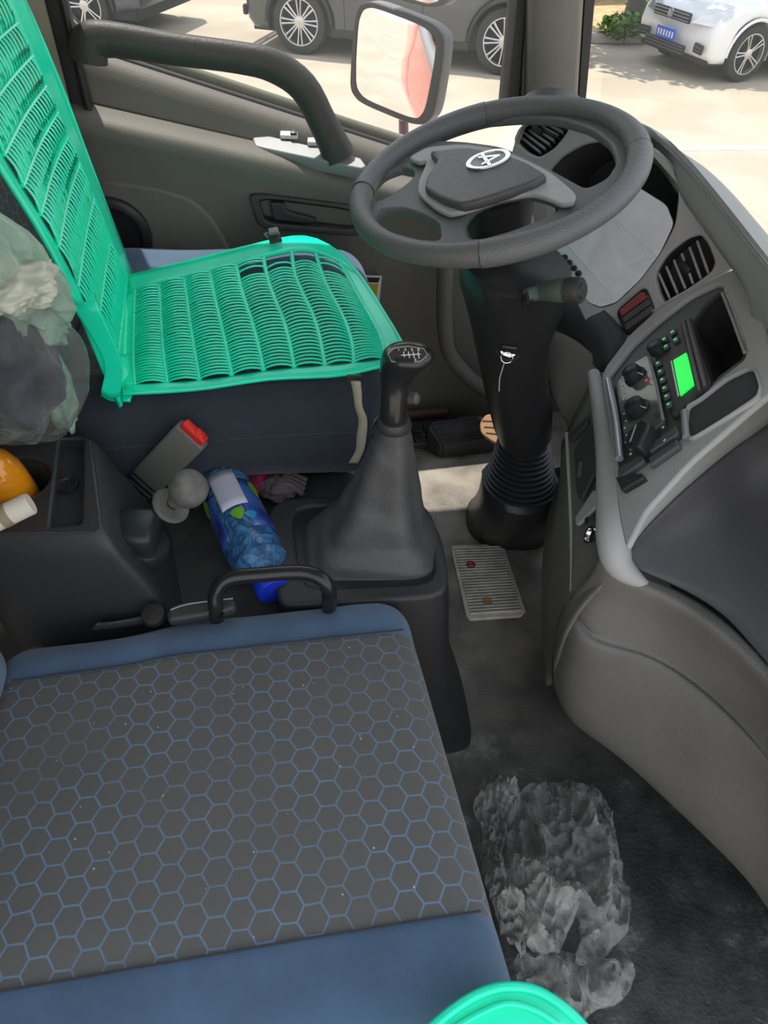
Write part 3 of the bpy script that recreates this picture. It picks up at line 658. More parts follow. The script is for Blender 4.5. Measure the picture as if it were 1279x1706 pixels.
# big rounded rail and lower fascia
rail = Z((988, 622, .612), (1004, 690, .602), (1014, 760, .592), (1019, 850, .572), (1022, 905, .548), (1034, 945, .523), (1085, 982, .495))
tube('rail', rail, [.010, .017, .020, .023, .024, .020, .004], M['dash'], dash, n=16, smooth=5)
cs = [Z((985, 632, .59), (1002, 740, .57), (1014, 850, .545), (1018, 925, .52), (1010, 965, .50)),
      Z((962, 680, .55), (975, 780, .525), (978, 880, .49), (975, 955, .46), (968, 1010, .44)),
      Z((942, 722, .50), (948, 830, .47), (950, 910, .44), (950, 985, .42), (952, 1035, .40)),
      Z((935, 745, .46), (930, 840, .42), (930, 915, .38), (932, 1000, .36), (935, 1070, .34)),
      Z((952, 748, .40), (924, 850, .36), (914, 940, .31), (912, 1040, .26), (920, 1130, .2)),
      Z((960, 755, .30), (926, 858, .22), (918, 945, .18), (918, 1045, .16), (926, 1140, .14)),]
cs.append([p+V((.25, .05, -.03)) for p in cs[-1]])
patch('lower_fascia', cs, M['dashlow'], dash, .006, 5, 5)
FC = frame3(at(985, 632, Z=.602), at(1012, 850, Z=.562), at(946, 800, Z=.492))
plate('fuse_lid', FC, [c8(*p) for p in ((148, 500), (235, 385), (242, 600), (175, 735), (158, 690))], .006, .004, M['hole'], dash, bev=.002, rnd=.12)
tube('lid_notch', [FC.hit(*c8(180, 560), .006), FC.hit(*c8(172, 625), .006)], .004, M['bezel'], dash, n=6)
plate('cup_slot', FC, [c8(*p) for p in ((118, 440), (210, 350), (200, 395), (128, 475))], .006, .003, M['hole'], dash, bev=.002)
plate('lower_slot', FC, [c8(*p) for p in ((150, 810), (240, 672), (246, 755), (160, 845))], .006, .003, M['dash'], dash, bev=.002)
lathe('lighter_socket', FC.hit(*c8(225, 885), .002), FC.n, [(0, .014), (.004, .014), (.004, .011), (-.006, .010), (-.006, .001)], M['chrome'], dash, 24)
fbox('socket_mark', FC, *c8(220, 825), .012, .008, .001, .006, M['black'], dash)
tube('fascia_edge', Z((944, 722, .505), (950, 830, .472), (953, 915, .44), (953, 985, .42)), .004, M['dash'], dash, n=8, smooth=5)
# passenger side: recessed dark panel and grey lower panel
pdn = [Z((1042, 905, .545), (1075, 850, .585), (1145, 772, .645), (1240, 690, .70), (1320, 640, .75), (1446, 838, .787)),
       Z((1046, 920, .54), (1088, 868, .57), (1160, 800, .62), (1250, 730, .66), (1340, 690, .70), (1460, 890, .72))]
band = pdn
pd_ = [pdn[1], Z((1048, 922, .535), (1110, 900, .54), (1190, 860, .57), (1260, 830, .585), (1360, 880, .6), (1480, 1040, .6)),
       Z((1040, 940, .52), (1125, 975, .505), (1200, 1020, .505), (1262, 1085, .505), (1360, 1200, .505), (1480, 1325, .5))]
patch('glovebox_band', [[p+V((-.002, 0, .002)) for p in r] for r in band], M['pad'], dash, .006, 5, 3)
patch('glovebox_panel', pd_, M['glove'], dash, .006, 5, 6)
lg = [Z((1020, 915, .535), (1045, 948, .515), (1130, 985, .50), (1200, 1030, .50), (1279, 1105, .50), (1380, 1215, .50), (1600, 1460, .50)),
      Z((1000, 925, .53), (1025, 960, .512), (1115, 1002, .497), (1190, 1052, .497), (1279, 1140, .492), (1375, 1255, .49), (1600, 1510, .49)),
      Z((980, 960, .48), (1005, 1000, .46), (1100, 1035, .44), (1188, 1090, .44), (1279, 1185, .43), (1370, 1310, .43), (1600, 1580, .43)),
      Z((950, 995, .42), (985, 1045, .40), (1090, 1080, .385), (1182, 1138, .38), (1279, 1235, .375), (1368, 1365, .37), (1600, 1640, .37)),
      Z((955, 1005, .405), (990, 1060, .385), (1090, 1095, .37), (1180, 1155, .36), (1276, 1255, .355), (1362, 1390, .35), (1600, 1670, .35)),
      Z((938, 1010, .385), (972, 1072, .375), (1080, 1108, .36), (1172, 1170, .355), (1272, 1272, .345), (1358, 1400, .34), (1600, 1690, .34)),
      Z((924, 1060, .30), (950, 1125, .28), (1040, 1175, .27), (1140, 1250, .265), (1262, 1370, .255), (1350, 1490, .25), (1600, 1760, .25)),
      Z((920, 1140, .19), (950, 1195, .17), (1030, 1255, .16), (1130, 1345, .15), (1245, 1460, .145), (1340, 1590, .14), (1600, 1850, .14))]
lg.append([p+V((.05, .02, -.05)) for p in lg[-1]]); lg.append([p+V((.2, .06, -.02)) for p in lg[-1]])
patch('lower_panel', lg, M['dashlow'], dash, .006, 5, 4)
# knee panel under the driver side
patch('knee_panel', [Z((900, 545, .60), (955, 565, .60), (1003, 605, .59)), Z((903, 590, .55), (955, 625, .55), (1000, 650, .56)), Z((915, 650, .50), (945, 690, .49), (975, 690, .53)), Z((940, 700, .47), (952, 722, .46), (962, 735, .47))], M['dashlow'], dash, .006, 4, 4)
patch('under_cover', [Z((870, 440, .66), (925, 435, .67), (1005, 515, .665), (1045, 560, .655)), Z((872, 500, .62), (925, 500, .63), (990, 560, .625), (1015, 615, .61)), Z((880, 560, .56), (905, 552, .56), (955, 575, .565), (1000, 620, .59))], M['dark'], dash, .006, 4, 4)
# ================================================================== STEERING
col = thing('steering_column', 'black steering column with ribbed boot standing on the floor', 'steering column', pk(845, 880, 0))
WC = at(822, 290, Z=.897); wn = V((-math.sin(R(16)), math.sin(R(-4)), math.cos(R(16)))).normalized()
def sec(xl, yl, xr, yr, z, ry, e=2.6, n=32, dz=0, **k):
    a, b = at(xl, yl, Z=z), at(xr, yr, Z=z); c = (a+b)/2; ax = (b-a).normalized(); ay = V((0, 0, 1)).cross(ax)
    return ring(c+V((0, 0, dz)), (b-a).length/2, ry, n, e, ax=ax, ay=ay, **k)
loft('column_cover', [sec(775, 440, 940, 430, .80, .085), sec(772, 452, 940, 440, .79, .095), sec(778, 490, 925, 470, .74, .095), sec(790, 550, 905, 540, .66, .088), sec(800, 610, 905, 605, .57, .08), sec(812, 670, 915, 665, .48, .075), sec(822, 712, 915, 710, .41, .07), sec(832, 735, 905, 735, .375, .055)], M['black'], col)
rings = []
for k in range(11):
    t = k/10; z = .385-.085*t; xl = 832-26*t; xr = 915+12*t; y = 728+75*t
    for dz, s in ((0, 1), (-.003, 1.0), (-.0045, .93), (-.0065, .93)): rings.append(sec(xl+(1-s)*60, y, xr-(1-s)*60, y, z, (.055+.02*t)*s, 2, dz=dz))
loft('bellows', rings, M['black'], col, 30)
loft('column_boot', [sec(803, 800, 930, 800, .30, .078, 2.1), sec(801, 812, 928, 812, .285, .082, 2.1), sec(796, 835, 918, 840, .2, .088), sec(788, 848, 912, 858, .1, .095), sec(780, 856, 915, 868, .02, .10), sec(776, 860, 918, 872, .004, .105)], M['black'], col)
# ignition lock and keys
IF = Frame(at(848, 578, Y=.985), V((1, 0, .0)), V((-.25, -.85, .45)))
lathe('lock_ring', IF.hit(848, 578, -.005), IF.n, [(-.03, .023), (.008, .023), (.010, .019), (.006, .017)], M['black'], col, 28)
lathe('lock_face', IF.hit(848, 578, 0), IF.n, [(-.01, .0165), (.006, .0165), (.007, .014), (.007, .001)], M['chrome'], col, 28)
key = thing('ignition_key', 'steel key and ring hanging from the ignition lock', 'key', IF.hit(845, 590, .01))
box('key_head', IF.hit(848, 578, .016), (.026, .006, .018), M['black'], key, Matrix((IF.a, IF.b, IF.n)).transposed() @ Matrix.Rotation(R(-10), 3, 'Z'), .002)
tube('key_ring', [IF.hit(844+10*math.cos(a), 596+9*math.sin(a), .018) for a in [i*.5236 for i in range(12)]], .0009, M['chrome'], key, n=6, closed=True, caps=False)
tube('spare_key', [IF.hit(840, 604, .018), IF.hit(832, 630, .012), IF.hit(831, 652, .012)], .0013, M['silver'], key, n=6)
# stalk
s0, s1, s2 = at(884, 492, Z=.80), at(930, 484, Z=.815), at(965, 484, Z=.825)
stk = thing('wiper_stalk', 'dark grey control stalk with knurled grip on the column right side', 'stalk', s0)
tube('stalk_arm', [at(880, 520, Z=.74), at(878, 498, Z=.79), s0], .008, M['black'], stk, n=10)
tube('stalk_grip', [at(876, 493, Z=.797), at(900, 487, Z=.80), s1, at(950, 484, Z=.82)], [.010, .012, .0165, .0175], M['greenstalk'], stk, n=16, smooth=5)
dd = (s2-s1).normalized(); lathe('stalk_end', at(944, 484, Z=.82), dd, [(0, .018), (.018, .0185), (.022, .017), (.022, .012), (.026, .011), (.026, .002)], M['dark'], stk, 24)
# steering wheel
sw = thing('steering_wheel', 'black four spoke steering wheel with leather grain rim', 'steering wheel', WC)
SWF = Frame(WC, V((1, 0, 0)), wn); rr = .2135
NW = 96; bm = bmesh.new(); rim = []
for i in range(NW):
    t = 2*math.pi*i/NW; g = .0160+.0020*(abs(math.cos(t*2+.4))**3); rim.append((t, g))
P = [SWF.m @ V((rr*math.cos(t), rr*math.sin(t), 0)) for t, g in rim]; tube_bm(bm, P, [g for t, g in rim], 18, up=SWF.n, closed=True, caps=False)
from_bm('rim', bm, M['wheelrim'], sw, 60)
def rim_t(x, y): a, b = SWF.ab(x, y); return math.atan2(b, a)
RT = [rim_t(*p) for p in ((808, 184), (1078, 250), (804, 404), (593, 322))]
grip_m = mat('perforated_grip', (.13, .137, .145), .4); _nt = grip_m.node_tree
_tc = _nt.nodes.new('ShaderNodeTexCoord'); _v = _nt.nodes.new('ShaderNodeTexVoronoi'); _v.inputs['Scale'].default_value = 330; _v.inputs['Randomness'].default_value = .15
_b = _nt.nodes.new('ShaderNodeBump'); _b.inputs['Strength'].default_value = .8; _b.inputs['Distance'].default_value = .001
_nt.links.new(_tc.outputs['Object'], _v.inputs[0]); _nt.links.new(_v.outputs[0], _b.inputs['Height']); _nt.links.new(_b.outputs[0], _nt.nodes['Principled BSDF'].inputs['Normal'])
for ta, tb_ in ((RT[0], RT[3]), (RT[1], RT[2])):
    while tb_-ta > math.pi: tb_ -= 2*math.pi
    while tb_-ta < -math.pi: tb_ += 2*math.pi
    tt = [ta+(tb_-ta)*i/30 for i in range(31)]; bm = bmesh.new()
    tube_bm(bm, [SWF.m @ V((rr*math.cos(t), rr*math.sin(t), 0)) for t in tt], [.0170+.0020*(abs(math.cos(t*2+.4))**3) for t in tt], 18, up=SWF.n); from_bm('leather_grip', bm, grip_m, sw, 60)
for t in RT:
    c_ = SWF.m @ V((rr*math.cos(t), rr*math.sin(t), 0)); tg = (SWF.a*-math.sin(t)+SWF.b*math.cos(t)); rd = SWF.a*math.cos(t)+SWF.b*math.sin(t)
    tube('rim_seam', [c_+(rd*math.cos(a)+SWF.n*math.sin(a))*.0186 for a in [i*math.pi/8 for i in range(16)]], .0007, M['black'], sw, n=4, closed=True, caps=False, up=tg)
c3 = crop(560, 150, 2.907)
circ = [(rr*math.cos(2*math.pi*i/72), rr*math.sin(2*math.pi*i/72)) for i in range(72)]
H1 = [(452, 262), (560, 205), (720, 165), (900, 150), (1080, 160), (1230, 205), (1330, 280), (1360, 370), (1310, 450), (1210, 500), (1130, 455), (1030, 400), (930, 345), (800, 292), (620, 268)]
H2 = [(180, 528), (195, 470), (245, 420), (320, 392), (375, 405), (380, 438), (335, 480), (255, 535), (200, 560)]
H3 = [(188, 640), (225, 600), (330, 592), (440, 628), (502, 668), (510, 750), (400, 742), (290, 712), (212, 672)]
H4 = [(640, 742), (628, 650), (680, 580), (790, 540), (930, 515), (1030, 542), (1085, 572), (1062, 612), (980, 652), (850, 702), (720, 738)]
def cc(P): return [SWF.ab(*c3(*p), -.014) for p in P]
plate('spokes', SWF, circ, .016, -.006, M['wheelrim'], sw, holes=[cc(H1), cc(H2), cc(H3), cc(H4)], bev=.005, rnd=0, rnd_h=.3, px=False, res=3)
tr = [(345, 325), (440, 272), (620, 258), (800, 285), (930, 338), (1040, 395), (1165, 500), (1150, 545), (1090, 552), (1020, 520), (940, 498), (800, 522), (680, 565), (600, 590), (540, 600), (480, 570), (395, 500), (395, 440), (440, 340), (400, 350)]
plate('spoke_trim', SWF, [c3(*p) for p in tr], .008, .004, M['dash'], sw, bev=.003, rnd=.3, res=2)
pad = [(448, 292), (620, 272), (800, 298), (930, 350), (1022, 405), (965, 440), (800, 498), (700, 530), (605, 552), (510, 522), (425, 470), (440, 410), (490, 335)]
plate('airbag_cover', SWF, [c3(*p) for p in pad], .016, .016, M['leather'], sw, bev=.006, rnd=.2, res=3)
lathe('hub', WC-SWF.n*.02, -SWF.n, [(0, .07), (.03, .06), (.09, .045), (.10, .045)], M['black'], sw, 28)
# emblem: oval ring with a star-like arrow
ex, ey = c3(735, 336)
ea, eb = SWF.ab(ex, ey, .018)
def el(rx, ry, n=32): return [(ea+rx*math.cos(2*math.pi*i/n), eb+ry*math.sin(2*math.pi*i/n)) for i in range(n)]
FE = Frame(SWF.o+SWF.n*.0, SWF.a, SWF.n)
emb = plate('emblem_ring', SWF, el(.035, .027), .004, .0195, M['chrome'], sw, holes=[el(.027, .020)], bev=.001, rnd=0, rnd_h=0, px=False)
plate('emblem_back', SWF, el(.029, .021), .002, .0175, M['silver'], sw, bev=.0004, rnd=0, px=False)
for P in ([(-.016, -.013), (-.002, .019), (.002, .019), (.016, -.013), (.010, -.013), (0, .010), (-.010, -.013)], [(-.025, -.002), (.025, .001), (.025, -.005), (-.025, -.008)]):
    plate('emblem_star', SWF, [(ea+y*1.0, eb-x*.95) for x, y in P],   .003, .020, M['chrome'], sw, bev=.0006, rnd=0, px=False)
# ================================================================== SEATS
def seams(bm, ys, depth, axis=1, tol=.004, only=None):
    for v in bm.verts:
        for y in ys:
            if abs(v.co[axis]-y) < tol and (only is None or only(v.co)): v.co.z -= depth
def cushion(name, label, lo, hi, r, ys, warp, mats, names, yaw=0, crown=.012):
    t = thing(name, label, 'seat', ((lo[0]+hi[0])/2, (lo[1]+hi[1])/2, 0))
    gx = lines(lo[0], hi[0], r, 14); gy = lines(lo[1], hi[1], r, 14, ys); gz = lines(lo[2], hi[2], r, 2)
    bm = soft_box(lo, hi, r, gx, gy, gz)
    return t, bm
# passenger seat
PL, PH = (-.44, .085, .25), (.15, .645, .452)
ys = (.205, .572)
pseat, bm = cushion('passenger_seat', 'blue passenger seat with grey hexagon pattern fabric centre in the foreground', PL, PH, .05, ys, None, None, None)
def pwarp(p):
    k = (p.x+.44)/.59
    x = p.x+max(0, k)*((.645-p.y)*.075)
    q_ = min(max((p.x+.26)/.07, 0), 1); y = p.y+(p.x+.40)*.026+.016*q_*q_*(3-2*q_)*min(max((p.y-.5)/.145, 0), 1)
    z = p.z
    if p.z > .38:
        z += .010*math.sin(math.pi*min(max(k, 0), 1))*math.sin(math.pi*(p.y-.085)/.56)+.0025*noise.noise(p*14)
        if p.y > .58: z += .003*noise.noise(V((p.x*22, p.y*8, 1)))
    return V((x, y, z))
for v in bm.verts:
    for y in ys:
        if abs(v.co.y-y) < 1e-4: v.co.z -= .004 if v.co.z > .35 else 0
    v.co['xyz'.index('x')] = v.co.x
orig = {v: v.co.copy() for v in bm.verts}
bands = [-9, ys[0], ys[1], 9]
def cut_bands(bm, bands, names, mats, parent, warp, axis=1):
    for i, (nm, mt) in enumerate(zip(names, mats)):
        b2 = bm.copy(); kill = [f for f in b2.faces if not (bands[i] <= f.calc_center_median()[axis] < bands[i+1])]
        bmesh.ops.delete(b2, geom=kill, context='FACES')
        for v in b2.verts: v.co = warp(v.co.copy())
        o = from_bm(nm, b2, mt, parent, 60, recalc=False); s = o.modifiers.new('s', 'SUBSURF'); s.levels = 1; s.render_levels = 1
    bm.free()
cut_bands(bm, bands, ('side_bolster', 'centre_panel', 'side_bolster'), (M['blue'], M['hex'], M['blue']), pseat, pwarp)
for y in ys: tube('seam_piping', [pwarp(V((x, y, .4515))) for x in [-.40+.53*i/20 for i in range(21)]], .0016, M['blueshade'], pseat, n=6)
box('seat_base', (-.16, .36, .13), (.44, .40, .25), M['black'], pseat, None, .02)
bm = soft_box((-.56, .10, .42), (-.425, .63, 1.12), .05, lines(-.56, -.425, .05, 1), lines(.10, .63, .05, 8, (.19, .55)), lines(.42, 1.12, .05, 10))
def bw(p): return V((p.x-(p.z-.45)*.14+.02, p.y, p.z))
cut_bands(bm, [-9, .19, .55, 9], ('backrest_bolster', 'backrest', 'backrest_bolster'), (M['blue'], M['hexv'], M['blue']), pseat, bw)
# folded cloth cover edge showing between seat and box
patch('seat_cover_fold', [Z((150, 1052, .42), (200, 1046, .425), (262, 1036, .43), (275, 1030, .43)), Z((165, 1040, .44), (205, 1034, .44), (262, 1024, .445), (272, 1022, .44)), Z((210, 1034, .43), (230, 1026, .43), (262, 1016, .43), (270, 1016, .43))], M['tongue'], pseat, .004)
# driver seat
DL, DH = (-.40, .955, .40), (.195, 1.56, .598)
dseat = thing('driver_seat', 'blue driver seat with shade painted on its near side, under the green slatted mat', 'seat', (-.1, 1.25, 0))
bm = soft_box(DL, DH, .07, lines(DL[0], DH[0], .07, 12), lines(DL[1], DH[1], .07, 12, (1.06, 1.36)), lines(DL[2], DH[2], .07, 2))
def dwarp(p):
    k = (p.x-DL[0])/(DH[0]-DL[0]); s = math.sin(math.pi*min(max((p.y-DL[1])/(DH[1]-DL[1]), 0), 1))
    return V((p.x-.05*max(0, (p.y-1.3))*k, p.y+(.012*math.sin(k*3) if p.y < 1 else 0), p.z+(.012*s if p.z > .5 else -.02*k*s)+(.004*noise.noise(p*9))+(.02 if p.y > 1.46 and p.z > .5 else 0)*(1-k)))
cut_bands(bm, [-9, 1.06, 1.36, 9], ('side_bolster', 'centre_panel', 'side_bolster'), (M['blueshade'], M['hex'], M['blue']), dseat, dwarp)  # near bolster takes the darker blue, its shade put into the colour
box('seat_base', (-.12, 1.27, .20), (.42, .36, .40), M['black'], dseat, None, .03)
tube('side_seam', [dwarp(V((x, .957, .525))) for x in [-.36+.5*i/12 for i in range(13)]], .003, M['blueshade'], dseat, n=6)
bm = soft_box((-.56, .99, .50), (-.385, 1.50, 1.30), .06, lines(-.56, -.385, .06, 1), lines(.99, 1.50, .06, 8, (1.07, 1.42)), lines(.50, 1.30, .06, 10))
cut_bands(bm, [-9, 1.07, 1.42, 9], ('backrest_bolster', 'backrest', 'backrest_bolster'), (M['blueshade'], M['hexv'], M['blue']), dseat, lambda p: V((p.x-(p.z-.5)*.16+.005, p.y, p.z)))
tube('recliner_lever', [at(196, 424, Y=1.575), at(225, 421, Y=1.575), at(258, 419, Y=1.575)], [.009, .010, .008], M['lever'], dseat, n=10, flat=.6, smooth=4)
# ================================================================== GREEN SLATTED MAT
def grid_fn(rows):
    def f(u, v):
        def cr1(P, t):
            n = len(P)-1; t = min(max(t, 0), 1)*n; i = min(int(t), n-1); t -= i
            p0 = P[i-1] if i else P[0]*2-P[1]; p1, p2 = P[i], P[i+1]; p3 = P[i+2] if i+2 <= n else P[-1]*2-P[-2]
            return .5*((2*p1)+(p2-p0)*t+(2*p0-5*p1+4*p2-p3)*t*t+(3*p1-p0-3*p2+p3)*t**3)
        return cr1([cr1(r, u) for r in rows], v)
    return f
def nrm(F_, u, v):
    e = 1e-3; a = F_(min(u+e, 1), v)-F_(max(u-e, 0), v); b = F_(u, min(v+e, 1))-F_(u, max(v-e, 0)); n = a.cross(b).normalized()
    p = F_(u, v); return n if n.dot(CAM-p) > 0 else -n
def strip_mesh(name, F_, u0, u1, v0, v1, nu, nv, m, parent, th=.004, wav=None):
    bm = bmesh.new(); g = []
    for i in range(nu+1):
        g.append([])
        for j in range(nv+1):
            u, v = u0+(u1-u0)*i/nu, v0+(v1-v0)*j/nv; p = F_(u, v)
            if wav: p = p+nrm(F_, u, v)*wav(u, v)
            g[-1].append(bm.verts.new(p))
    for i in range(nu):
        for j in range(nv): bm.faces.new((g[i][j], g[i+1][j], g[i+1][j+1], g[i][j+1]))
    o = from_bm(name, bm, m, parent, 70, recalc=False); s = o.modifiers.new('s', 'SOLIDIFY'); s.thickness = th; s.offset = 0; return o
def slat_panel(F_, parent, cols, ns, ua, ub, va, vb, rise, r, ridge=.0045, skip=None):
    """cols bands along u, each crossed by ns thin bowed slats running along u"""
    bm = bmesh.new()
    for c in range(cols):
        a = ua+(ub-ua)*c/cols; b = ua+(ub-ua)*(c+1)/cols
        for j in range(ns):
            v = va+(vb-va)*(j+.5)/ns
            if skip and skip(c, j): continue
            P = []
            for k in range(6):
                t = k/5; u = a+(b-a)*t; P.append(F_(u, v)+nrm(F_, u, v)*(rise*math.sin(math.pi*t)**.8+.002+random.uniform(-.0004, .0004)))
            tube_bm(bm, P, r, 4, up=V((0.01, 0, 1)), flat=.8, caps=False)
    o = from_bm('slats', bm, M['green'], parent, 80, recalc=False); o['kind'] = 'stuff'
    for c in range(cols+1):
        u = ua+(ub-ua)*c/cols
        tube('cross_rib', [F_(u, va+(vb-va)*k/16)+nrm(F_, u, va+(vb-va)*k/16)*.0025 for k in range(17)], ridge, M['green'], parent, n=8, flat=.6)
def frame_strips(F_, parent, ua, ub, va, vb, nu=20):
    W = lambda u, v: .002*math.sin(u*9+1)*math.cos(v*7)+.001
    for (a, b, c, d, n1, n2) in ((0, 1, 0, va, 26, 4), (0, 1, vb, 1, 26, 4), (0, ua, va, vb, 4, 20), (ub, 1, va, vb, 4, 20)):
        strip_mesh('border', F_, a, b, c, d, n1, n2, M['green'], parent, .004, W)
    loop = [F_(t/14, 0) for t in range(14)]+[F_(1, t/12) for t in range(12)]+[F_(1-t/14, 1) for t in range(14)]+[F_(0, 1-t/12) for t in range(12)]
    tube('edge_bead', loop, .0045, M['green'], parent, n=8, closed=True, caps=False)
mat_ = thing('slatted_seat_mat', 'bright green slatted plastic mat covering the driver seat and its back', 'seat mat', (-.1, 1.2, .6))
SM = grid_fn([Z((208, 655, .612), (330, 647, .612), (450, 630, .615), (565, 624, .618), (683, 606, .616)),
              Z((207, 592, .618), (318, 574, .628), (432, 552, .632), (545, 538, .632), (662, 560, .625)),
              Z((210, 530, .622), (308, 503, .632), (408, 478, .636), (510, 460, .636), (622, 492, .630)),
              Z((214, 462, .630), (300, 440, .638), (395, 416, .642), (500, 395, .642), (585, 408, .630))])
SM0 = SM
def SM(u, v):
    cu, cv, cw = max(0, (u-.72)/.28), max(0, (v-.60)/.40), max(0, (.22-v)/.22)
    if cu > 0 and cv > 0: u, v = .72+.28*cu*math.sqrt(max(0, 1-cv*cv/2.3)), .60+.40*cv*math.sqrt(max(0, 1-cu*cu/2.3))
    elif cu > 0 and cw > 0: u, v = .72+.28*cu*math.sqrt(max(0, 1-cw*cw/3)), .22-.22*cw*math.sqrt(max(0, 1-cu*cu/3))
    return SM0(u, v)
torn = {(c, j) for c in (4, 5, 6, 7) for j in range(30, 36) if random.random() < (.35 if c < 7 else .6) or (c in (5, 6) and j > 32)}
slat_panel(SM, mat_, 8, 36, .035, .93, .05, .86, .007, .0029, skip=lambda c, j: (c, j) in torn)
frame_strips(SM, mat_, .035, .93, .05, .86)
SB = grid_fn([[V((-.275, .975, .60)), V((-.285, 1.19, .60)), V((-.30, 1.40, .60))],
              [V((-.305, .985, .83)), V((-.325, 1.20, .83)), V((-.335, 1.42, .83))],
              [V((-.345, 1.0, .96)), V((-.355, 1.20, .96)), V((-.352, 1.42, .96))],
              [V((-.385, 1.0, 1.1)), V((-.39, 1.21, 1.1)), V((-.38, 1.42, 1.1))],
              [V((-.44, 1.0, 1.28)), V((-.45, 1.21, 1.28)), V((-.43, 1.42, 1.28))]])
SBt = lambda u, v: SB(v, u)        # u runs up the back, v across
slat_panel(SBt, mat_, 12, 22, .04, .97, .065, .81, .005, .0030, .004)
frame_strips(SBt, mat_, .04, .97, .07, .80)
patch('corner_flap', [Z((166, 658, .60), (185, 668, .595), (215, 668, .60)), Z((190, 640, .62), (205, 640, .615), (222, 640, .612)), Z((178, 590, .65), (196, 590, .64), (214, 590, .62))], M['green'], mat_, .005)
patch('corner_flap', [[at(x, y, Y=.965) for x, y in r] for r in (((168, 655), (182, 664), (200, 660)), ((172, 600), (188, 604), (202, 604)), ((120, 510), (140, 505), (160, 505)))], M['green'], mat_, .005)
# clip on the far edge, patched hole
cl = thing('black_clip', 'small black clip biting the far edge of the green mat', 'clip', at(458, 398, Z=.66))
CFm = Frame(at(458, 398, Z=.655), V((1, 0, 0)), V((0, -.6, 1)))
fbox('clip_jaw', CFm, 458, 398, .026, .022, .006, 0, M['dark'], cl, 10, .002); fbox('clip_jaw', CFm, 456, 391, .020, .010, .014, .004, M['silver'], cl, 10, .002); tube('clip_wire', [CFm.hit(446, 388, .01), CFm.hit(440, 390, .012), CFm.hit(446, 396, .012)], .0015, M['silver'], cl, n=6)
# strap with buckle
stp = thing('mat_strap', 'dirty beige strap hanging from a black buckle at the mat corner', 'strap', at(595, 640, Z=.60))
SF = Frame(at(595, 640, Y=.945), V((1, 0, 0)), V((0, -1, .15)))
plate('buckle', SF, [(578, 626), (603, 626), (604, 640), (578, 640)], .006, .004, M['black'], stp, holes=[[(583, 632), (598, 632), (598, 636), (583, 636)]], bev=.001, rnd=.1)
sx_ = [(592, 636), (594, 655), (599, 678), (603, 700), (602, 725), (598, 750), (588, 772)]
patch('webbing', [[at(x-8+(2 if i % 2 else 0), y, Y=.938-.002*i) for i, (x, y) in enumerate(sx_)], [at(x+8-(4 if i == 2 else 0), y, Y=.932-.002*i) for i, (x, y) in enumerate(sx_)]], M['strap'], stp, .002, 5, 2)
# second mat corner near the camera
m2 = thing('green_mat_corner', 'rounded corner of a second green plastic mat at the bottom edge', 'seat mat', at(850, 1690, Z=.50))
GF = Frame(at(850, 1690, Z=.50), V((1, 0, 0)), V((.1, -.1, 1)))
cp = [(700, 1730), (745, 1690), (790, 1660), (835, 1645), (885, 1648), (925, 1668), (965, 1702), (1010, 1760), (1020, 1900), (690, 1900)]
plate('sheet', GF, cp, .005, 0, M['green'], m2, bev=.002, rnd=.45)
tube('edge_bead', [GF.hit(x, y, .001) for x, y in cp[:8]], .005, M['green'], m2, n=8, smooth=5)
tube('inner_bead', [GF.hit(x, y, .003) for x, y in ((745, 1720), (800, 1688), (845, 1672), (890, 1682), (930, 1706))], .003, M['green'], m2, n=8, smooth=5)
# ================================================================== CENTRE: engine cover, storage box, gear console
slab_ec = thing('engine_cover', 'dusty black moulded cover between the seats under the water bottle', 'cover', (-.1, .8, 0))
bm = soft_box((-.42, .67, .0), (.12, 1.06, .365), .03, lines(-.42, .12, .03, 8), lines(.67, 1.06, .03, 8), lines(0, .365, .03, 4)); from_bm('cover_shell', bm, M['tongue'], slab_ec, 50)
sbx = thing('storage_box', 'black moulded storage box with cup hole and tray behind the seats', 'storage box', (-.4, .82, .35))
ZT = .585
top = [at(x, y, Z=ZT) for x, y in ((-70, 722), (132, 724), (152, 730), (172, 880), (160, 888), (-70, 892))]
c_ = sum(top, V())/6
def ringz(P, z, out=(0, 0), gr=1):
    return [V((p.x+(p.x-c_.x)*0+(out[0] if p.x > c_.x else 0), p.y-(out[1] if p.y < c_.y else 0), z)) for p in P]
def sm(P, n=3): 
    q = round_poly([(p.x, p.y) for p in P], .3, 4, .02); return [V((a.x, a.y, P[0].z)) for a in q]
hole_c = at(20, 800, Z=ZT)
TF = Frame((c_.x, c_.y, ZT), (1, 0, 0), (0, 0, 1))
r0 = [sm(ringz(top, ZT-.002, (0, 0))), sm(ringz(top, ZT-.010, (.008, .008))), sm(ringz(top, ZT-.04, (.018, .014))), sm(ringz(top, .48, (.045, .02))), sm(ringz(top, .40, (.07, .025))), sm(ringz(top, .366, (.08, .03)))]
loft('box_body', r0, M['dark'], sbx, 60, caps=False)
cup = [(hole_c.x+.052*math.cos(2*math.pi*i/32), hole_c.y+.052*math.sin(2*math.pi*i/32)) for i in range(32)]
cupl = [TF.m.inverted() @ V((a, b, ZT)) for a, b in cup]
trayP = [(100, 729), (138, 730), (136, 872), (82, 878)]
slotP = [(-10, 868), (40, 838), (72, 846), (40, 876), (0, 892)]
plate('box_top', TF, [(-70, 722), (132, 724), (152, 730), (172, 880), (160, 888), (-70, 892)], .012, 0, M['dark'], sbx, holes=[[TF.ab(x, y) for x, y in ()] or trayP], bev=.003, rnd=.06, rnd_h=.06) if False else None
def plate_mixed(name, fr, P, holes_ab, thick, off, m, parent, bev=.002, rnd=.1):
    q = px2ab(fr, P, off); return plate(name, fr, round_poly(q, rnd, 4, .02), thick, off, m, parent, holes=holes_ab, bev=bev, rnd=0, rnd_h=0, px=False)
trayab = round_poly(px2ab(TF, trayP), .08)
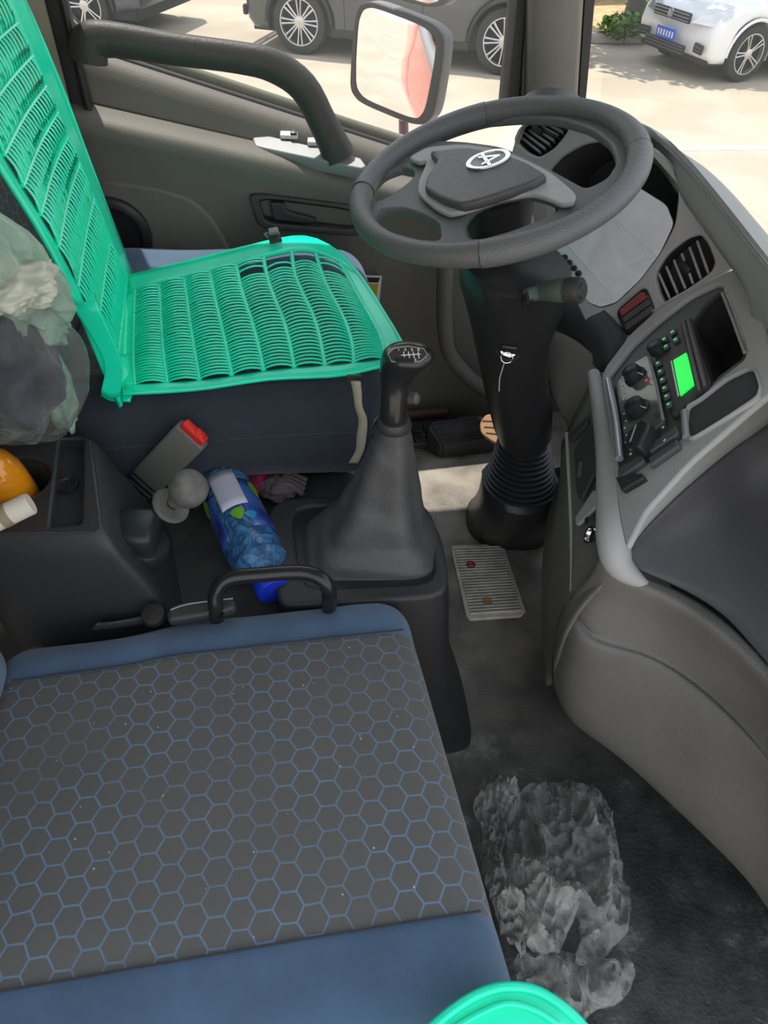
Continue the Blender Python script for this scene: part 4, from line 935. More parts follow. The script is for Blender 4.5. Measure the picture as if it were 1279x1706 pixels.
plate_mixed('box_top', TF, [(-70, 722), (132, 724), (152, 730), (172, 880), (160, 888), (-70, 892)], [trayab, [(p.x, p.y) for p in cupl]], .012, 0, M['dark'], sbx, bev=.004)
cavity('tray', TF, trayab, .012, -.006, M['dark'], sbx, rnd=0, px=False)
cavity('cup_hole', TF, [(p.x, p.y) for p in cupl], .09, -.006, M['hole'], sbx, rnd=0, px=False)
tc_ = at(112, 808, Z=ZT-.015); lathe('drain_hole', tc_, (0, 0, 1), [(0, .0165), (.004, .0165), (.004, .0125), (.0005, .011), (.0005, .001)], M['black'], sbx, 24)
oj = thing('orange_juice_bottle', 'bottle of orange juice standing in the cup hole', 'bottle', (hole_c.x, hole_c.y, .50))
oc = at(12, 790, Z=.63); oc = V((hole_c.x-.006, hole_c.y+.006, .505)); ax_ = V((-.10, -.10, 1)).normalized()
lathe('juice_body', oc, ax_, [(0, .030), (.005, .036), (.05, .038), (.085, .038), (.105, .036), (.125, .029), (.138, .020), (.145, .0165), (.160, .0165)], M['orange'], oj, 28)
lathe('neck_ring', oc+ax_*.150, ax_, [(0, .019), (.004, .019)], M['orange'], oj, 24)
lathe('cap', oc+ax_*.157, ax_, [(0, .0195), (.018, .0195), (.020, .017), (.0205, .001)], M['orangecap'], oj, 40, fn=lambda h, t: 1+.025*math.sin(t*2*math.pi*20))
pr_ = thing('paper_roll', 'pale rolled paper tube lying at the front of the cup hole', 'paper roll', at(30, 855, Z=.61))
a, b = at(-60, 892, Z=.600), at(52, 838, Z=.622)
lathe('roll', a, b-a, [(0, .012), (.002, .0155), ((b-a).length-.002, .0155), ((b-a).length, .014), ((b-a).length, .012), ((b-a).length-.003, .002)], M['paper'], pr_, 24)
lathe('wrap_band', a+(b-a)*.55, b-a, [(0, .0162), (.012, .0162)], mat('band_tan', (.35, .28, .2), .7), pr_, 24)
# hand brake valve
hb = thing('hand_brake_valve', 'black hand brake valve with ball knob and round collar on storage box', 'hand brake', at(240, 920, Z=.42))
vb = at(238, 905, Z=.43); box('valve_housing', at(228, 888, Z=.515), (.065, .07, .05), M['black'], hb, rotz(-8), .012)
lathe('valve_drum', at(243, 922, Z=.475), V((.25, -.1, 1)), [(0, .034), (.024, .036), (.030, .032), (.032, .018), (.030, .002)], M['black'], hb, 32)
p0, p1, p2, p3 = at(245, 882, Z=.455), at(262, 868, Z=.49), at(285, 842, Z=.53), at(322, 806, Z=.585)
tube('lever_rod', [at(240, 895, Z=.49), p0+V((0, 0, .03)), p1+V((0, 0, .012)), p2, at(308, 822, Z=.56)], [.016, .014, .011, .010, .012], M['black'], hb, n=14, smooth=4)
dv = (p3-p2).normalized(); dl = (p3-p2).length
lathe('collar', p2-dv*.004, dv, [(0, .008), (.0, .029), (.004, .030), (.008, .027), (.009, .010)], M['knobgrey'], hb, 32)
lathe('ball_knob', p2+dv*.012, dv, [(0, .012), (.012, .013), (.022, .016), (.028, .025), (.036, .0285), (.048, .029), (.058, .026), (.064, .018), (.066, .004)], M['knobgrey'], hb, 32)
# seat belt buckle
bk = thing('belt_buckle', 'grey seat belt buckle with red release button by driver seat', 'belt buckle', at(245, 800, Z=.42))
q0, q1 = at(246, 800, Z=.455), at(322, 722, Z=.565); bd = (q1-q0); bl = bd.length; bd.normalize(); sd_ = bd.cross((CAM-q1).normalized()).normalized(); fd_ = sd_.cross(bd)
BR = Matrix((sd_, bd, fd_)).transposed()
box('buckle_body', (q0+q1)/2, (.058, bl, .026), M['buckle'], bk, BR, .006, 3)
box('release_button', q1+bd*.004+fd_*.002, (.046, .014, .018), M['red'], bk, BR, .003); box('button_tongue', q1+bd*.009+fd_*.002+sd_*.008, (.018, .010, .016), M['red'], bk, BR, .003)
for i in range(4): box('boot_rib', q0-bd*(.008+.012*i), (.054-.004*i, .009, .024), M['dark'], bk, BR, .003)
box('belt_stem', q0-bd*.06, (.03, .09, .012), M['black'], bk, BR, .004)
# flat belt tongue pieces and loop near seat
ft = thing('belt_receptacle', 'flat dark grey rounded belt holder beside the blue seat edge', 'belt holder', at(320, 1005, Z=.47))
RF = Frame(at(330, 1005, Z=.475), V((1, .05, 0)), V((0, -.15, 1)))
plate('holder_body', RF, [(276, 1022), (282, 1008), (310, 1000), (375, 992), (392, 998), (392, 1015), (300, 1032), (280, 1034)], .020, 0, M['dark'], ft, bev=.006, rnd=.3, res=2)
tube('holder_edge', [RF.hit(x, y, .001) for x, y in ((284, 1016), (315, 1006), (388, 997))], .0012, M['silver'], ft, n=5, smooth=3)
ft2 = thing('belt_button_knob', 'small round black knob beside the belt holder and seat', 'knob', at(258, 1026, Z=.455))
lathe('knob_disc', at(258, 1028, Z=.445), V((0, -.3, 1)), [(0, .016), (.008, .018), (.014, .016), (.016, .008), (.0165, .001)], M['black'], ft2, 24); lathe('knob_foot', at(258, 1028, Z=.36), V((0, 0, 1)), [(0, .012), (.085, .012)], M['black'], ft2, 12)
gh = thing('grab_bar', 'black tubular grab bar arching over the bottle cap beside seat', 'grab bar', at(360, 1015, Z=.47))
tube('bar', [at(362, 1040, Z=.42), at(360, 1020, Z=.47), at(360, 990, Z=.50), at(380, 965, Z=.52), at(440, 957, Z=.525), at(505, 954, Z=.525), at(538, 966, Z=.52), at(548, 985, Z=.50), at(548, 1012, Z=.45), at(548, 1030, Z=.40)], .011, mat('bar_black', (.02, .02, .021), .28, .3, coat=.3), gh, n=16, smooth=5)
# gear console
gc = thing('gear_console', 'black plastic console surrounding the gear lever boot', 'console', (.1, .8, 0))
ZC = .42
outl = [(443, 862), (452, 842), (480, 828), (560, 826), (694, 830), (716, 850), (738, 900), (748, 960), (742, 985), (712, 996), (480, 1010), (462, 1000), (450, 920)]
inn = [(488, 872), (494, 850), (515, 842), (680, 842), (700, 862), (716, 900), (724, 950), (715, 966), (690, 972), (560, 978), (512, 976), (498, 940)]
CF = Frame(at(600, 900, Z=ZC), (1, 0, 0), (0, 0, 1))
plate('console_top', CF, outl, .02, 0, M['dark'], gc, holes=[inn], bev=.007, rnd=.3, rnd_h=.3, res=3)
cavity('boot_well', CF, inn, .05, -.015, M['black'], gc, rnd=.3)
o_ = px2ab(CF, outl); o_ = round_poly(o_, .3)
def sk(z, dx, dy, shift=0):
    out = []
    for p in o_:
        w_ = CF.m @ V((p.x, p.y, 0)); c = CF.o
        out.append(V((w_.x+(dx if w_.x > c.x else 0)*min(1, abs(w_.x-c.x)/.08), w_.y-(dy if w_.y < c.y else -dy*.3)*min(1, abs(w_.y-c.y)/.06), z)))
    return out
loft('console_skirt', [sk(.412, .000, 0), sk(.38, .004, .006), sk(.30, .008, .02), sk(.16, .02, .04), sk(.06, .05, .055), sk(.0, .075, .06)], M['black'], gc, 60)
lathe('skirt_screw', at(738, 1166, Z=.05), V((1, -.6, .2)), [(-.01, .008), (.006, .007), (.007, .002)], M['silver'], gc, 12)
# gear lever
gl = thing('gear_lever', 'black gear lever with shift pattern knob and pleated leatherette boot', 'gear lever', at(610, 920, Z=.41))
def lv(xl, xr, y, z, ry, e=2, fold=0, k=5, ph=0, n=60):
    a, b = at(xl, y, Z=z), at(xr, y, Z=z); c = (a+b)/2; ax = (b-a).normalized(); ay = V((0, 0, 1)).cross(ax)
    return ring(c, (b-a).length/2, ry, n, e, fold, k, ph, ax, ay)
bo = [lv(500, 732, 912, .402, .086, 3.4, .01), lv(503, 730, 906, .412, .082, 3.2, .02), lv(516, 722, 893, .43, .075, 2.8, .04), lv(538, 708, 872, .452, .066, 2.5, .06, 5, .3), lv(562, 702, 850, .485, .056, 2.2, .075, 5, .5), lv(580, 698, 820, .52, .047, 2, .08, 5, .8),
      lv(596, 694, 788, .56, .040, 2, .07, 5, 1.1), lv(611, 690, 756, .60, .033, 2, .045, 5, 1.4), lv(624, 686, 728, .63, .028, 2, .02, 5, 1.6), lv(632, 683, 708, .655, .023, 2)]
fine = []
for i in range(len(bo)-1):
    for k in range(4):
        t = k/4; fine.append([a.lerp(b, t)+V((0, 0, .002*math.sin((i+t)*5+j*.4))) for j, (a, b) in enumerate(zip(bo[i], bo[i+1]))])
fine.append(bo[-1]); loft('boot', fine, M['leather'], gl, 70)
loft('boot_collar', [lv(627, 685, 712, .650, .024), lv(625, 686, 708, .656, .0255), lv(626, 684, 700, .664, .0255), lv(630, 681, 697, .668, .022)], M['dark'], gl)
kb = [lv(632, 679, 700, .662, .019), lv(633, 678, 680, .685, .019), lv(634, 680, 655, .705, .0195), lv(633, 684, 635, .722, .021, 2.2), lv(632, 700, 615, .742, .026, 2.3), lv(634, 718, 600, .757, .031, 2.3), lv(637, 723, 592, .767, .0325, 2.3), lv(643, 718, 587, .774, .029, 2.2), lv(655, 706, 585, .778, .018, 2.1)]
loft('knob', kb, mat('knob_gloss', (.018, .019, .02), .28, coat=.3), gl, 70)
KF = Frame(at(680, 588, Z=.779), V((1, 0, 0)), V((-.12, -.35, 1)))
plate('shift_badge', KF, [(646, 590), (656, 580), (680, 577), (706, 581), (712, 592), (700, 602), (675, 606), (652, 602)], .003, .0015, mat('badge_gloss', (.03, .03, .03), .08, coat=1), gl, bev=.0007, rnd=.35)
tube('badge_rim', [KF.hit(x, y, .001) for x, y in ((646, 590), (656, 580), (680, 577), (706, 581), (712, 592), (700, 602), (675, 606), (652, 602))], .0009, M['silver'], gl, n=5, closed=True, caps=False)
for x in (672, 680, 688, 696): tube('shift_mark', [KF.hit(x, 586, .0022), KF.hit(x+2, 597, .0022)], .0007, M['white'], gl, n=4)
tube('shift_mark', [KF.hit(668, 592, .0022), KF.hit(700, 590, .0022)], .0007, M['white'], gl, n=4)
for i, ch in enumerate('135R'): text_mesh('shift_mark', ch, KF, 664+i*11, 584, .006, M['white'], gl, .0018)
for i, ch in enumerate('246'): text_mesh('shift_mark', ch, KF, 668+i*12, 601, .006, M['white'], gl, .0018)
lathe('range_switch', at(690, 664, Z=.70), V((.8, -.5, .3)), [(-.02, .007), (0, .0085), (.004, .009), (.007, .006), (.008, .001)], M['bezel'], gl, 16)
tube('switch_clip', [at(632, 690, Z=.67), at(622, 700, Z=.665), at(618, 712, Z=.65)], .004, M['black'], gl, n=8)
# ================================================================== LOOSE THINGS
wb = thing('water_bottle', 'clear blue water bottle with blue cap lying on the engine cover', 'bottle', at(405, 890, Z=.42))
b0, b1 = at(368, 800, Z=.418), at(456, 985, Z=.408); ba = (b1-b0); BL = ba.length; ba.normalize()
r_ = .047
prof = [(0, .018), (.004, r_*.8), (.012, r_*.96), (.03, r_)]
for k in range(7): h = .035+k*.012; prof += [(h, r_), (h+.006, r_*.955)]
prof += [(BL*.48, r_), (BL*.60, r_), (BL*.64, r_*.93), (BL*.68, r_*1.0), (BL*.74, r_*.9), (BL*.78, r_*.97), (BL*.83, r_*.82), (BL*.87, r_*.55), (BL*.90, .022)]
prof.sort()
lathe('bottle_shell', b0, ba, prof, M['bottle'], wb, 36, fn=lambda h, t: 1+.012*math.sin(t*2*math.pi*6+h*60))
lathe('cap', b0+ba*(BL*.885), ba, [(0, .026), (.004, .028), (.030, .028), (.034, .025), (.035, .001)], M['bcap'], wb, 40, fn=lambda h, t: 1+.02*math.sin(t*2*math.pi*24))
def band(name, h0, h1, t0, t1, m, rad, parent, n=14):
    A, B_, D = axes_for(ba); bm = bmesh.new(); g = []
    for i in range(n+1):
        t = t0+(t1-t0)*i/n; d = A*math.cos(t)+B_*math.sin(t); g.append([bm.verts.new(b0+ba*(h0+(h1-h0)*k/5)+d*rad) for k in range(6)])
    for i in range(n):
        for k in range(5): bm.faces.new((g[i][k], g[i+1][k], g[i+1][k+1], g[i][k+1]))
    o = from_bm(name, bm, m, parent, 60, recalc=False); s = o.modifiers.new('s', 'SOLIDIFY'); s.thickness = .0006; return o
A_, B2, _d = axes_for(ba); view = (CAM-b0).normalized(); tv = math.atan2(view.dot(B2), view.dot(A_))
band('label', .05, BL*.62, tv-3.0, tv+.55 if False else tv-.35, M['label'], r_*1.012, wb, 24) if A_.x*0+1 else None
band('label', .05, BL*.62, tv+.65, tv+2.2, M['label'], r_*1.012, wb, 16)
band('label_panel', .025, .115, tv-.55, tv+.45, mat('label_white', (.62, .66, .8), .35), r_*1.02, wb)
lg_ = mat('leaf_print', (.2, .5, .03), .35)
def leafp(h, t, rx, rt, m_):
    A, B_, D = axes_for(ba); bm = bmesh.new(); P = []
    for i in range(14):
        a = 2*math.pi*i/14; hh_ = h+rx*math.cos(a); tt = t+rt*math.sin(a)*(1-.5*math.cos(a)); P.append(bm.verts.new(b0+ba*hh_+(A*math.cos(tt)+B_*math.sin(tt))*r_*1.032))
    c = bm.verts.new(b0+ba*h+(A*math.cos(t)+B_*math.sin(t))*r_*1.04)
    for i in range(14): bm.faces.new((P[i], P[(i+1) % 14], c))
    from_bm('leaf_print', bm, m_, wb, 60, recalc=False)
leafp(.135, tv-.05, .014, .22, lg_); leafp(.075, tv+1.15, .02, .22, lg_); leafp(.075, tv-1.15, .02, .22, lg_); leafp(.145, tv-.45, .010, .2, mat('drop_print', (.03, .35, .7), .3))
# work gloves
gv = thing('work_glove', 'crumpled grey knitted glove with pink cuff under the driver seat', 'glove', at(460, 810, Z=.37))
def crump(name, c, rad, m, parent, seed=0, fold=.35, seg=3):
    bm = bmesh.new(); bmesh.ops.create_icosphere(bm, subdivisions=seg+1, radius=1)
    for v in bm.verts:
        d = v.co.normalized(); s = 1+fold*(noise.noise(d*2.2+V((seed, 0, 0))))+fold*.5*(1-2*abs(noise.noise(d*4.5+V((0, seed, 3)))))
        v.co = V(c)+V((d.x*rad[0], d.y*rad[1], d.z*rad[2]))*s
    return from_bm(name, bm, m, parent, 70)
gcn = at(466, 812, Z=.385)
crump('glove_palm', gcn, (.036, .030, .018), M['glove_cloth'], gv, 3); crump('cuff', at(430, 800, Z=.385), (.022, .032, .018), M['pink'], gv, 5, .2)
for i in range(4): tube('finger', [gcn+V((.0, -.01, .012)), gcn+V((.018, -.012+.009*i, .016)), gcn+V((.042+.003*i, -.026+.013*i, .002))], [.008, .007, .006], M['glove_cloth'], gv, n=8, smooth=3)
# bag of clothes behind
bg_ = thing('clothes_bag', 'clear and pale green plastic bag stuffed with dark clothes', 'plastic bag', at(50, 640, Z=.60))
def blob(name, c, rad, m, parent, seed, a1, f1, a2=.0, f2=6, seg=5, tw=None):
    bm = bmesh.new(); bmesh.ops.create_icosphere(bm, subdivisions=seg, radius=1)
    for v in bm.verts:
        d = v.co.normalized(); s = 1+a1*noise.noise(d*f1+V((seed, 0, 0)))+a2*(1-2*abs(noise.noise(d*f2+V((0, seed, 0)))))
        p = V((d.x*rad[0], d.y*rad[1], d.z*rad[2]))*s
        v.co = V(c)+(tw(p) if tw else p)
    return from_bm(name, bm, m, parent, 80)
bc = at(-8, 612, Y=.86)
blob('dark_clothes', bc, (.078, .075, .10), M['clothes'], bg_, 2, .25, 2.0, .05, 6)
blob('bag_skin', bc+V((.012, 0, -.002)), (.094, .088, .112), M['bagclear'], bg_, 4, .16, 1.8, .03, 7)
blob('bag_fold', at(98, 655, Y=.90), (.020, .03, .055), M['baggreen'], bg_, 14, .4, 2.0, .10, 5)
def twu(p): return V((p.x-(p.z)*.42, p.y, p.z))
blob('bag_top', at(-14, 425, Y=.90)+V((-.02, 0, 0)), (.062, .06, .115), M['baggreen'], bg_, 9, .3, 2.0, .16, 3.5, tw=twu)
blob('bag_neck', at(20, 475, Y=.88)+V((-.01, 0, 0)), (.055, .05, .03), mat('pale_bag_film', (.55, .58, .5), .3), bg_, 19, .3, 2.0, .2, 3)
# crumpled film bag on the floor: several loosely folded sheets
fbg = thing('crumpled_plastic_bag', 'crumpled clear plastic bag lying on the floor before passenger seat', 'plastic bag', pk(920, 1480, 0))
def sheet(name, P, seed, h0=.02, amp=.05, n=64, m=None, f=9, skip=None):
    """folded film over a pixel outline on the floor, built as a disc grid"""
    c = sum((pk(x, y, .03) for x, y in P), V())/len(P); q = closed_smooth([((p.x-c.x), (p.y-c.y)) for p in (pk(x, y, .03) for x, y in P)], 9)
    bm = bmesh.new(); R_ = n//2; g = []
    for i in range(R_+1):
        t = i/R_; g.append([])
        for k, e in enumerate(q):
            x, y = c.x+e.x*t, c.y+e.y*t
            nz = (1-abs(noise.noise(V((x*f, y*f, seed)))*2.4)); nz2 = abs(noise.noise(V((x*f*2.6, y*f*2.6, seed+5))))
            z = h0+amp*(max(nz, 0)**1.5)*(1-t**3)+amp*.35*nz2+amp*.28*(1-abs(noise.noise(V((x*f*5, y*f*4, seed+9))))*3)
            j = noise.noise_vector(V((x*16, y*16, seed)))*.012
            g[-1].append(bm.verts.new((x+j.x*t, y+j.y*t, max(z, .004))))
    nq = len(q)
    for i in range(R_):
        for k in range(nq):
            if skip and skip(c+V(((q[k].x)*(i/R_), q[k].y*(i/R_), 0))): continue
            vs_ = (g[i][k], g[i+1][k], g[i+1][(k+1) % nq], g[i][(k+1) % nq])
            bm.faces.new(vs_)
    bmesh.ops.remove_doubles(bm, verts=g[0], dist=1e-5)
    o = from_bm(name, bm, m or M['bagfilm'], fbg, 50, recalc=False); s = o.modifiers.new('s', 'SOLIDIFY'); s.thickness = .0006; return o
hc = pk(945, 1560, .03)
sheet('film_fold', [(870, 1320), (930, 1308), (985, 1312), (1015, 1350), (1030, 1420), (1045, 1500), (1040, 1560), (985, 1600), (940, 1580), (870, 1570), (850, 1480), (845, 1400)], 1, .03, .07, skip=lambda p: (((p.x-hc.x)/.018)**2+((p.y-hc.y)/.032)**2) < 1)
sheet('film_fold', [(795, 1310), (815, 1298), (845, 1308), (865, 1330), (850, 1380), (830, 1440), (810, 1420), (790, 1360)], 2, .03, .07, f=18)
sheet('film_fold', [(835, 1450), (870, 1440), (930, 1450), (960, 1500), (930, 1560), (920, 1600), (870, 1590), (845, 1530)], 3, .06, .07, f=12)
sheet('film_fold', [(865, 1590), (910, 1580), (990, 1598), (1040, 1600), (1052, 1630), (1030, 1660), (985, 1680), (960, 1720), (900, 1690), (860, 1640)], 4, .02, .06)
sheet('film_fold', [(800, 1400), (850, 1470), (870, 1560), (860, 1600), (830, 1560), (800, 1480)], 6, .05, .06, f=16)
# ================================================================== OUTSIDE MIRRORS
mir = thing('wing_mirror', 'large grey framed rectangular side mirror outside driver window', 'mirror', at(672, 210, Y=1.98))
MF = Frame(at(655, 105, Y=1.98), V((1, -1, 0)), V((-.725, -.69, .02)))
mo = [(590, 30), (598, 6), (620, 2), (715, 38), (738, 60), (736, 100), (722, 190), (706, 209), (680, 206), (598, 172), (582, 150), (584, 100)]
mi = [(596, 36), (604, 16), (622, 12), (706, 44), (727, 66), (722, 110), (708, 182), (696, 198), (676, 194), (606, 165), (592, 146), (592, 100)]
plate('mirror_shell', MF, mo, .05, .0, M['mirrorback'], mir, bev=.012, rnd=.35, res=4)
plate('mirror_rim', MF, mo, .010, .004, M['rubber'], mir, holes=[mi], bev=.003, rnd=.35, rnd_h=.35, res=2)
# gently convex glass
mq = round_poly(px2ab(MF, mi, .002), .35); bm = bmesh.new(); cm = sum(mq, V((0, 0)))/len(mq); g = []
for i in range(9):
    t = i/8; g.append([bm.verts.new(MF.m @ V((cm.x+(p.x-cm.x)*t, cm.y+(p.y-cm.y)*t, .0015+.004*(1-t*t)))) for p in mq])
for i in range(8):
    for k in range(len(mq)): bm.faces.new((g[i][k], g[i+1][k], g[i+1][(k+1) % len(mq)], g[i][(k+1) % len(mq)]))
bmesh.ops.remove_doubles(bm, verts=g[0], dist=1e-5); from_bm('mirror_glass', bm, M['mirror'], mir, 60)
tube('mirror_arm', [at(672, 200, Y=2.0), at(673, 240, Y=1.99), at(676, 300, Y=1.93), at(700, 360, Y=1.80)], .013, M['mirrorback'], mir, n=12, smooth=4)
mi2 = thing('upper_wide_mirror', 'lower edge of a small grey mirror above the wing mirror', 'mirror', at(700, 0, Y=1.98))
M2 = [(650, -60), (650, -4), (670, 4), (715, 14), (738, 10), (752, -8), (760, -80)]
plate('mirror_shell', MF, M2, .05, .0, M['mirrorback'], mi2, bev=.012, rnd=.3, res=3); plate('mirror_glass', MF, [(662, -55), (662, -8), (712, 6), (732, 2), (745, -70)], .003, .003, M['mirror'], mi2, bev=.0005)
mb = thing('mirror_bracket', 'black bent mirror bracket tube bolted beside the windscreen pillar', 'bracket', at(870, 100, Y=1.83))
tube('bracket_tube', [at(885, -60, Y=1.83), at(877, 0, Y=1.83), at(863, 85, Y=1.83), at(865, 118, Y=1.82), at(885, 130, Y=1.80), at(905, 130, Y=1.78)], .021, M['mirrorback'], mb, n=14, smooth=5)
box('bracket_clamp', at(903, 132, Y=1.78), (.06, .05, .045), M['mirrorback'], mb, rotz(-5), .008); tube('cable', [at(880, 125, Y=1.76), at(872, 140, Y=1.74), at(862, 165, Y=1.73)], .002, M['silver'], mb, n=6)
dl_ = thing('dashboard_corner_cap', 'small dark rounded cap at dashboard end below the pillar', 'trim cap', at(915, 165, Z=.93))
blob('cap_shell', at(920, 172, Z=.925), (.055, .05, .022), M['dark'], dl_, 1, .0, 1, 0, 1, 4)
# ================================================================== VEHICLES
def vehicle(name, label, loc, ang, body, L_front=.87, wb_=2.65, rear=.9, hw=.91, h=1.68, clr=.24, belt=1.02, rim='alloy', spokes=7):
    root = thing(name, label, 'car', loc); root.rotation_euler = (0, 0, ang)
    made = []
    def K(o): o.parent = root; made.append(o); return o
    R_ = .36; ra = .43
    def arch(cx, sgn=1): return [(cx+ra*math.cos(a), .34+ra*math.sin(a)) for a in [math.pi*i/12 for i in range(13)]]
    bot = clr
    prof = [(L_front-.10, bot+.02), (ra, bot)]+[p for p in arch(0) if p[1] > bot]+[(-ra, bot), (-wb_+ra, bot)]+[p for p in arch(-wb_) if p[1] > bot]+[(-wb_-ra, bot), (-wb_-rear, bot+.08), (-wb_-rear-.02, .75), (-wb_-rear+.05, belt), (-1.2, belt), (-.25, belt-.01), (.35, belt-.08), (L_front-.15, belt-.18), (L_front-.03, .72), (L_front, .55), (L_front-.02, .35)]
    fr = Frame((0, 0, 0), (1, 0, 0), (0, 0, 1)); fr.a = V((1, 0, 0)); fr.b = V((0, 0, 1)); fr.n = V((0, -1, 0)); fr.m = Matrix((fr.a, fr.b, fr.n)).transposed().to_4x4()
    b_ = plate('body_shell', fr, [(x, z) for x, z in prof], hw*2, hw, body, None, bev=.09, rnd=.0, px=False, res=3)
    for v in b_.data.vertices:      # round the nose and tail in plan, lean the flanks in
        x, y, z = v.co
        if x > L_front-.5: v.co.x -= (y/hw)**2*.16*min(1, (x-L_front+.5)/.4)
        if x < -wb_-rear+.4: v.co.x += (y/hw)**2*.1*min(1, (-wb_-rear+.4-x)/.4)
        if z > .6: v.co.y *= 1-(z-.6)*.10
    K(b_)
    K(plate('underbody', fr, [(L_front-.2, .22), (L_front-.2, .5), (-wb_-rear+.2, .5), (-wb_-rear+.2, .22)], hw*2-.2, hw-.1, M['tyre'], None, bev=.02, rnd=0, px=False))
    gz = [(belt-.03, hw-.05, -.15, -wb_-rear+.06), (h-.28, hw-.17, -.72, -wb_-rear+.30), (h-.03, hw-.24, -1.05, -wb_-rear+.45), (h, hw-.34, -1.3, -wb_-rear+.6)]
    rg = [[V((x0, -y, z)), V((x0, y, z)), V(((x0+x1)/2, y+.01, z)), V((x1, y*.95, z)), V((x1, -y*.95, z)), V(((x0+x1)/2, -y-.01, z))] for z, y, x0, x1 in gz]
    K(loft('cabin_glass', rg[:3], M['carglass'], None, 30)); K(loft('roof', rg[2:], body, None, 30))
    for sgn in (-1, 1):
        for (z0, y0, xa), (z1, y1, xb) in (((belt-.03, hw-.05, -.15), (h-.03, hw-.24, -1.05)), ((belt-.03, hw-.05, -1.35), (h-.03, hw-.24, -1.45)), ((belt-.03, hw-.05, -2.3), (h-.03, hw-.24, -2.35))):
            K(tube('roof_pillar', [V((xa, sgn*y0, z0)), V((xb, sgn*y1, z1))], .04, body, None, n=8))
        for cx in (0, -wb_):
            y = sgn*(hw-.11); c = V((cx, y-sgn*.10, R_)); d = V((0, sgn, 0))
            wh = lathe('wheel', c, d, [(0, .22), (0, .30), (.02, .345), (.06, R_), (.16, R_), (.20, .345), (.215, .30), (.205, .255), (.19, .25), (.10, .24), (.09, .05)], M['tyre'], None, 40); K(wh)
            rimm = lathe('wheel_rim', c, d, [(.195, .262), (.21, .258), (.21, .245), (.14, .238)], M['alloy'], None, 40, caps=False); rimm.parent = wh
            hub = lathe('wheel_hub', c, d, [(.13, .07), (.19, .065), (.195, .05), (.197, .005)], M['alloy'], None, 16); hub.parent = wh
            for k in range(spokes):
                a = 2*math.pi*k/spokes; e_ = V((math.cos(a), 0, math.sin(a))); t_ = V((-math.sin(a), 0, math.cos(a)))
                for s2 in (-.02, .02):
                    sp_ = tube('spoke', [c+d*.178+e_*.05+t_*s2*.6, c+d*.185+e_*.15+t_*s2, c+d*.19+e_*.245+t_*s2*1.5], [.013, .011, .014], M['alloy'], None, n=6); sp_.parent = wh
            K(tube('wheel_arch', [V((cx+x*1.0, sgn*(hw+.002), z)) for x, z in [((ra+.01)*math.cos(a), .34+(ra+.01)*math.sin(a)) for a in [math.pi*i/16 for i in range(17)]]], .022, M['tyre'] if body is not M['carwhite'] else body, None, n=6))
        K(tube('door_seam', [V((-.62, sgn*(hw+.001), .32)), V((-.60, sgn*(hw-.005), .7)), V((-.55, sgn*(hw-.03), belt-.04))], .006, M['tyre'], None, n=5))
        K(tube('door_seam', [V((-1.6, sgn*(hw+.001), .32)), V((-1.62, sgn*(hw-.005), .7)), V((-1.6, sgn*(hw-.03), belt-.04))], .006, M['tyre'], None, n=5))
        K(box('door_handle', V((-1.42, sgn*(hw-.005), .86)), (.2, .03, .03), body, None, None, .01))
        K(box('sill', V((-wb_/2, sgn*(hw-.03), .28)), (wb_-2*ra, .09, .10), M['tyre'], None, None, .02))
    nx = L_front
    yy = lambda y: -(y/hw)**2*.16
    for sgn in (-1, 1):
        K(loft('headlamp', [[V((nx+.005+yy(.42), sgn*.42, .70)), V((nx-.03+yy(.55), sgn*.55, .80)), V((nx-.10+yy(.8), sgn*.80, .86)), V((nx-.36, sgn*(hw-.01), .90)), V((nx-.30, sgn*(hw+.005), .84)), V((nx-.04+yy(.75), sgn*.78, .70))],
                            [V((nx-.1+yy(.42), sgn*.40, .70)), V((nx-.13+yy(.55), sgn*.50, .80)), V((nx-.2+yy(.8), sgn*.70, .84)), V((nx-.40, sgn*(hw-.12), .88)), V((nx-.36, sgn*(hw-.12), .82)), V((nx-.15+yy(.75), sgn*.68, .70))]], M['lamp'], None, 30))
        K(box('fog_grille', V((nx-.01+yy(.66), sgn*.66, .42)), (.05, .24, .12), M['tyre'], None, rotz(-sgn*12), .02))
        for q in range(2): K(box('fog_slat', V((nx+.018+yy(.66), sgn*.66, .40+.04*q)), (.01, .2, .012), M['mirrorback'], None, rotz(-sgn*12), .003))
    K(box('grille', V((nx-.015, 0, .74)), (.05, .84, .13), M['tyre'], None, None, .02))
    for q in range(3): K(box('grille_bar', V((nx+.012, 0, .70+.04*q)), (.012, .80, .010), M['alloy'], None, None, .003))
    K(box('lower_grille', V((nx-.01, 0, .36)), (.04, .95, .13), M['tyre'], None, None, .02))
    for q in range(3): K(box('grille_bar', V((nx+.012, 0, .32+.04*q)), (.008, .9, .010), M['mirrorback'], None, None, .003))
    K(box('number_plate', V((nx+.022, 0, .50)), (.012, .44, .14), M['plate'], None, None, .003))
    for q in range(6): K(box('plate_mark', V((nx+.0285, -.165+.066*q, .50)), (.002, .034, .075), M['white'], None, None, .001))
    K(lathe('emblem', V((nx+.02, 0, .75)), V((1, 0, 0)), [(0, .062), (.012, .062), (.012, .052), (.004, .05)], M['alloy'], None, 28))
    for P in ([(-.03, .045), (0, -.005), (.03, .045)], [(-.045, .01), (-.02, -.045), (0, -.005), (.02, -.045), (.045, .01)]):
        K(tube('emblem_mark', [V((nx+.032, y, .75+z)) for y, z in P], .005, M['alloy'], None, n=5))
    return root
W1, W2 = at(500, 92, Z=-1.1), at(832, 127, Z=-1.1)
d1 = (W1-W2).normalized(); s1_ = V((-d1.y, d1.x, 0)); a1 = math.atan2(d1.y, d1.x)
